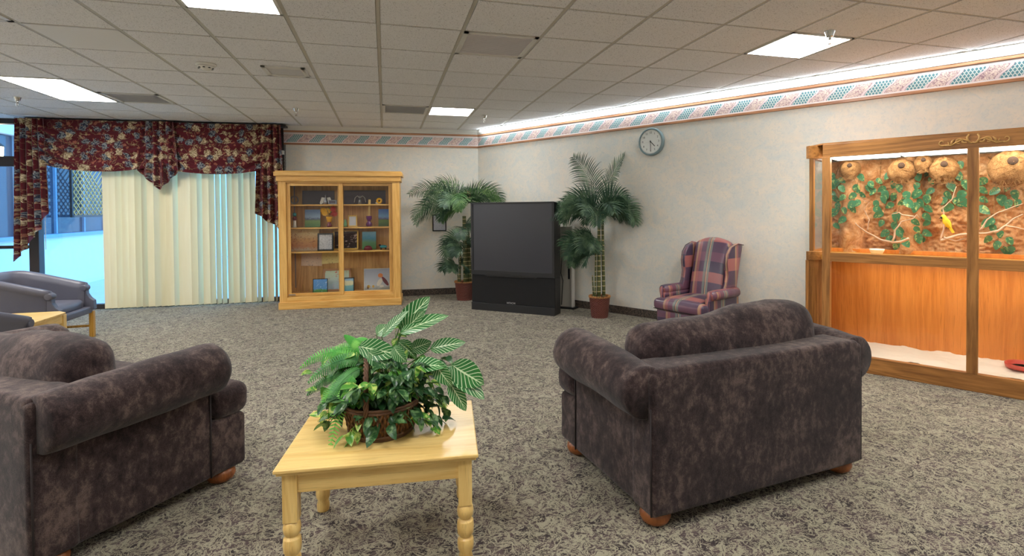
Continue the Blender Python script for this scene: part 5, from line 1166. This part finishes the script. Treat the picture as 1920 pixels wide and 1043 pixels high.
# nests
for i, (px, py, r, d, lab) in enumerate(((1594, 318, .085, .33, 'small straw nest at the left end of the aviary under the light'), (1690, 320, .105, .34, 'round straw nest left of the middle column with dark entrance hole'), (1731, 305, .07, .34, 'half hidden straw nest on top of the rolled fibre column'),
        (1769, 318, .105, .34, 'straw nest directly left of the centre post with trailing straws'), (1895, 316, .14, .36, 'largest straw nest at the right edge beyond the centre post'))):
    s, z = av_at(px, py, d); z = min(z, ZR-r*.95); t = thing('bird_nest', lab, 'nest', AV(s, d, z), RZR, None); rn = random.Random(i)
    b = MB(); n = 22; vs = []
    def nf(u, v):
        a = 2*pi*u; th = pi*v; rr_ = r*(1+.13*noise.noise(Vector((cos(a)*2, sin(a)*2, v*4+i)))+.05*noise.noise(Vector((cos(a)*9, sin(a)*9, v*16+i)))); return (rr_*sin(th)*cos(a), rr_*sin(th)*sin(a)*.8, -rr_*cos(th)*(1.0 if v > .5 else 1.05))
    b.grid(nf, 48, 30); b.build('nest_ball', 'straw', t, recalc=False)
    b = MB(); b.M = Matrix.Translation((r*.1, -r*.70, r*.38)) @ Matrix.Rotation(R(68), 4, 'X'); b.lathe([(.001, .012), (r*.24, .012), (r*.25, .0)], 18); b.build('entrance_hole', 'nest_hole', t)
    b = MB()
    for k in range(130):
        a = rn.uniform(0, 6.3); th = rn.uniform(.5, 2.6); da = rn.uniform(-.9, .9); dt = rn.uniform(-.5, .5); pts = []
        for q in range(5): aa = a+da*q/4; tt = th+dt*q/4; rr_ = r*(1.02+.05*sin(q*pi/4)); pts.append((rr_*sin(tt)*cos(aa), rr_*sin(tt)*sin(aa)*.82, -rr_*cos(tt)))
        b.tube(pts, .0016, 3, False)
    for k in range(34):
        a = rn.uniform(3.3, 6.1); x = r*.7*cos(a); y = r*.6*sin(a); b.tube([(x, y, -r*.7), (x+rn.uniform(-.03, .03), y-.01, -r*1.0), (x+rn.uniform(-.06, .06), y-.015, -r*rn.uniform(1.05, 1.35))], .0014, 3, False)
    b.build('loose_straws', 'straw', t, recalc=False)
# vines: picture places of the leaves, grouped per hanging vine
VI = {'leafy vine down the far left column of the aviary': [(1560, 331), (1567, 343), (1560, 362), (1567, 373), (1578, 338), (1578, 353), (1580, 370), (1571, 387), (1564, 398), (1583, 394), (1580, 412), (1568, 423), (1560, 350)],
 'vine hanging under the small left nest': [(1614, 332), (1606, 353), (1599, 367), (1597, 383), (1607, 381), (1616, 365), (1599, 392)],
 'thick leafy vine cluster in the middle of the left aviary window': [(1633, 345), (1628, 352), (1648, 339), (1637, 359), (1654, 354), (1660, 364), (1657, 372), (1643, 382), (1645, 393), (1648, 402), (1669, 385), (1653, 418), (1676, 368)],
 'vine below the nest left of the middle column': [(1665, 329), (1677, 343), (1686, 351), (1700, 366), (1693, 379), (1703, 381), (1680, 406), (1678, 424), (1660, 437), (1670, 449), (1686, 437), (1697, 454), (1681, 459), (1684, 430)],
 'leafy vine down the middle rolled column of the aviary': [(1720, 329), (1740, 325), (1746, 338), (1719, 348), (1719, 363), (1745, 358), (1716, 388), (1724, 380), (1740, 391), (1738, 372), (1737, 406), (1716, 416), (1738, 418), (1719, 430), (1736, 437), (1728, 450), (1722, 446)],
 'vine to the left of the centre post above the yellow bird': [(1801, 308), (1796, 329), (1783, 349), (1777, 365), (1770, 376), (1778, 389), (1803, 365), (1796, 378), (1806, 378), (1810, 345)],
 'leafy vine immediately right of the centre post': [(1841, 340), (1842, 356), (1843, 374), (1843, 393), (1862, 324), (1866, 358), (1868, 303)],
 'variegated vine under the largest nest': [(1880, 338), (1889, 351), (1903, 364), (1878, 374), (1891, 382), (1908, 380)],
 'vine with dark leaves at the bottom right of the aviary': [(1855, 416), (1862, 428), (1853, 448), (1875, 438), (1893, 451), (1870, 459), (1884, 469), (1894, 469), (1850, 418)]}
for vi, (lab, pts) in enumerate(VI.items()):
    rn = random.Random(vi+40); P3 = []
    for px, py in pts:
        s, z = av_at(px, py, .32); d = bdz(s, z)+.03+rn.uniform(0, .02); s, z = av_at(px, py, d); P3.append(Vector((s, -d, z)))
    t = thing('ivy_vine', lab, 'vine', C0, RZR)
    top = Vector((sum(p.x for p in P3)/len(P3), -bdz(P3[0].x, ZR-.02)-.01, ZR-.03)); order = sorted(P3, key=lambda p: -p.z); b = MB()
    main = [top]+[Vector((p.x*.6+top.x*.4, p.y+.012, p.z)) for p in order[::3]]
    if len(main) > 1: b.tube(main, .003, 5)
    for p in P3: q = min(main, key=lambda m_: (m_-p).length); b.tube([q, (p+q)/2+Vector((0, 0, .01)), p], .0018, 4)
    b.build('stem', 'vine_stem', t, recalc=False)
    b = MB()
    for p in P3:
        L = rn.uniform(.07, .105); a = rn.uniform(-2.6, -.5)
        M = Matrix.Translation(p-Vector((cos(a)*L*.4, .0, sin(a)*L*.4))) @ Matrix.Rotation(-a, 4, 'Y') @ Matrix.Rotation(pi/2+rn.uniform(-.5, .5), 4, 'X')
        blade(b, M, L, L*.42, .1, .15, 6, 8, heart)
    b.build('leaves', 'pothos', t, recalc=False)
def branch(lab, segs, d0=.42):
    t = thing('driftwood_branch', lab, 'branch', C0, RZR); b = MB()
    for pts, r0 in segs:
        P3 = []
        for i, (px, py) in enumerate(pts): s, z = av_at(px, py, d0-.05*i/len(pts)); P3.append(Vector((s, -(d0-.05*i/len(pts)), z)))
        Q = []
        for i in range(len(P3)-1):
            for k in range(4): p = P3[i].lerp(P3[i+1], k/4); Q.append(p+noise.noise_vector(p*17)*.006)
        Q.append(P3[-1]); b.tube(Q, [r0*(1-.7*i/len(Q)) for i in range(len(Q))], 7)
    b.build('wood', 'driftwood', t, recalc=False)
branch('pale curved driftwood branch low in the left aviary window', [([(1704, 448), (1690, 453), (1672, 455), (1650, 449), (1625, 436), (1603, 418)], .013), ([(1674, 452), (1678, 432), (1690, 416), (1712, 410), (1718, 402), (1725, 410)], .008), ([(1714, 406), (1692, 403), (1686, 398), (1670, 403)], .007), ([(1625, 433), (1630, 412), (1620, 393), (1630, 380), (1612, 372)], .004)])
branch('forked driftwood branch crossing behind the centre post', [([(1763, 452), (1775, 447), (1800, 440), (1850, 438), (1880, 430), (1899, 412), (1918, 402)], .014), ([(1763, 451), (1770, 430), (1772, 412), (1768, 390), (1785, 375), (1793, 350)], .007), ([(1770, 445), (1790, 452), (1812, 447)], .01), ([(1865, 436), (1885, 424), (1925, 431)], .010), ([(1838, 432), (1850, 412), (1872, 398), (1895, 390), (1918, 382)], .007)])
# yellow bird
s, z = av_at(1775, 417, .40)
t = thing('weaver_bird', 'small yellow bird with black face perched on the branch left of the centre post', 'bird', AV(s, .40, z), RZR)
def bf_(q): return q
b = MB(); n = 12
prof = [(.001, -.055), (.014, -.045), (.024, -.025), (.027, 0), (.022, .022), (.017, .034), (.019, .045), (.017, .058), (.009, .068), (.001, .071)]
b.M = Matrix.Rotation(R(-25), 4, 'Y'); b.lathe(prof, 16); b.build('body', 'bird_yellow', t)
b = MB(); b.M = Matrix.Rotation(R(-25), 4, 'Y'); b.sphere((-.012, -.006, .05), .012, 8); b.tube([(-.018, -.004, .052), (-.036, -.004, .05)], [.005, .001], 6); b.build('face', 'bird_black', t)
b = MB(); b.M = Matrix.Rotation(R(-25), 4, 'Y'); b.prism([(.0, .03), (.02, .01), (.024, -.03), (.012, -.06), (.004, -.02)], -.028, -.022, 'y'); b.prism([(-.01, -.05), (.012, -.05), (.014, -.10), (-.004, -.10)], -.004, .002, 'y'); b.build('wing', 'bird_yellow', t)
b = MB(); b.tube([(0, 0, -.03), (-.004, -.004, -.055)], .003, 5); b.tube([(.01, 0, -.03), (.01, -.004, -.055)], .003, 5); b.build('feet', 'bird_black', t)
s, z = av_at(1645, 474, .45)
t = thing('feeding_bowl', 'small pale round bowl on the aviary ledge behind the middle rail', 'bowl', AV(s, .47, ZM0+.051), RZR)
b = MB(); b.lathe([(.001, .0), (.04, 0), (.058, .04), (.06, .05), (.054, .05), (.036, .012), (.001, .01)], 24); b.build('bowl', 'sand_white', t)
fp = floor_at(1924, 688, ZB+.02)
t = thing('red_dish', 'shallow red ring dish on the white sand at the right edge', 'dish', (fp.x, fp.y, ZB+.008), RZR)
b = MB(); b.lathe([(.10, 0), (.125, .0), (.13, .03), (.122, .035), (.112, .03), (.10, .006)], 36); b.build('ring', 'red_ring', t)
b = MB(); b.lathe([(.001, .006), (.108, .006)], 30); b.build('filling', 'sand_white', t, recalc=False)
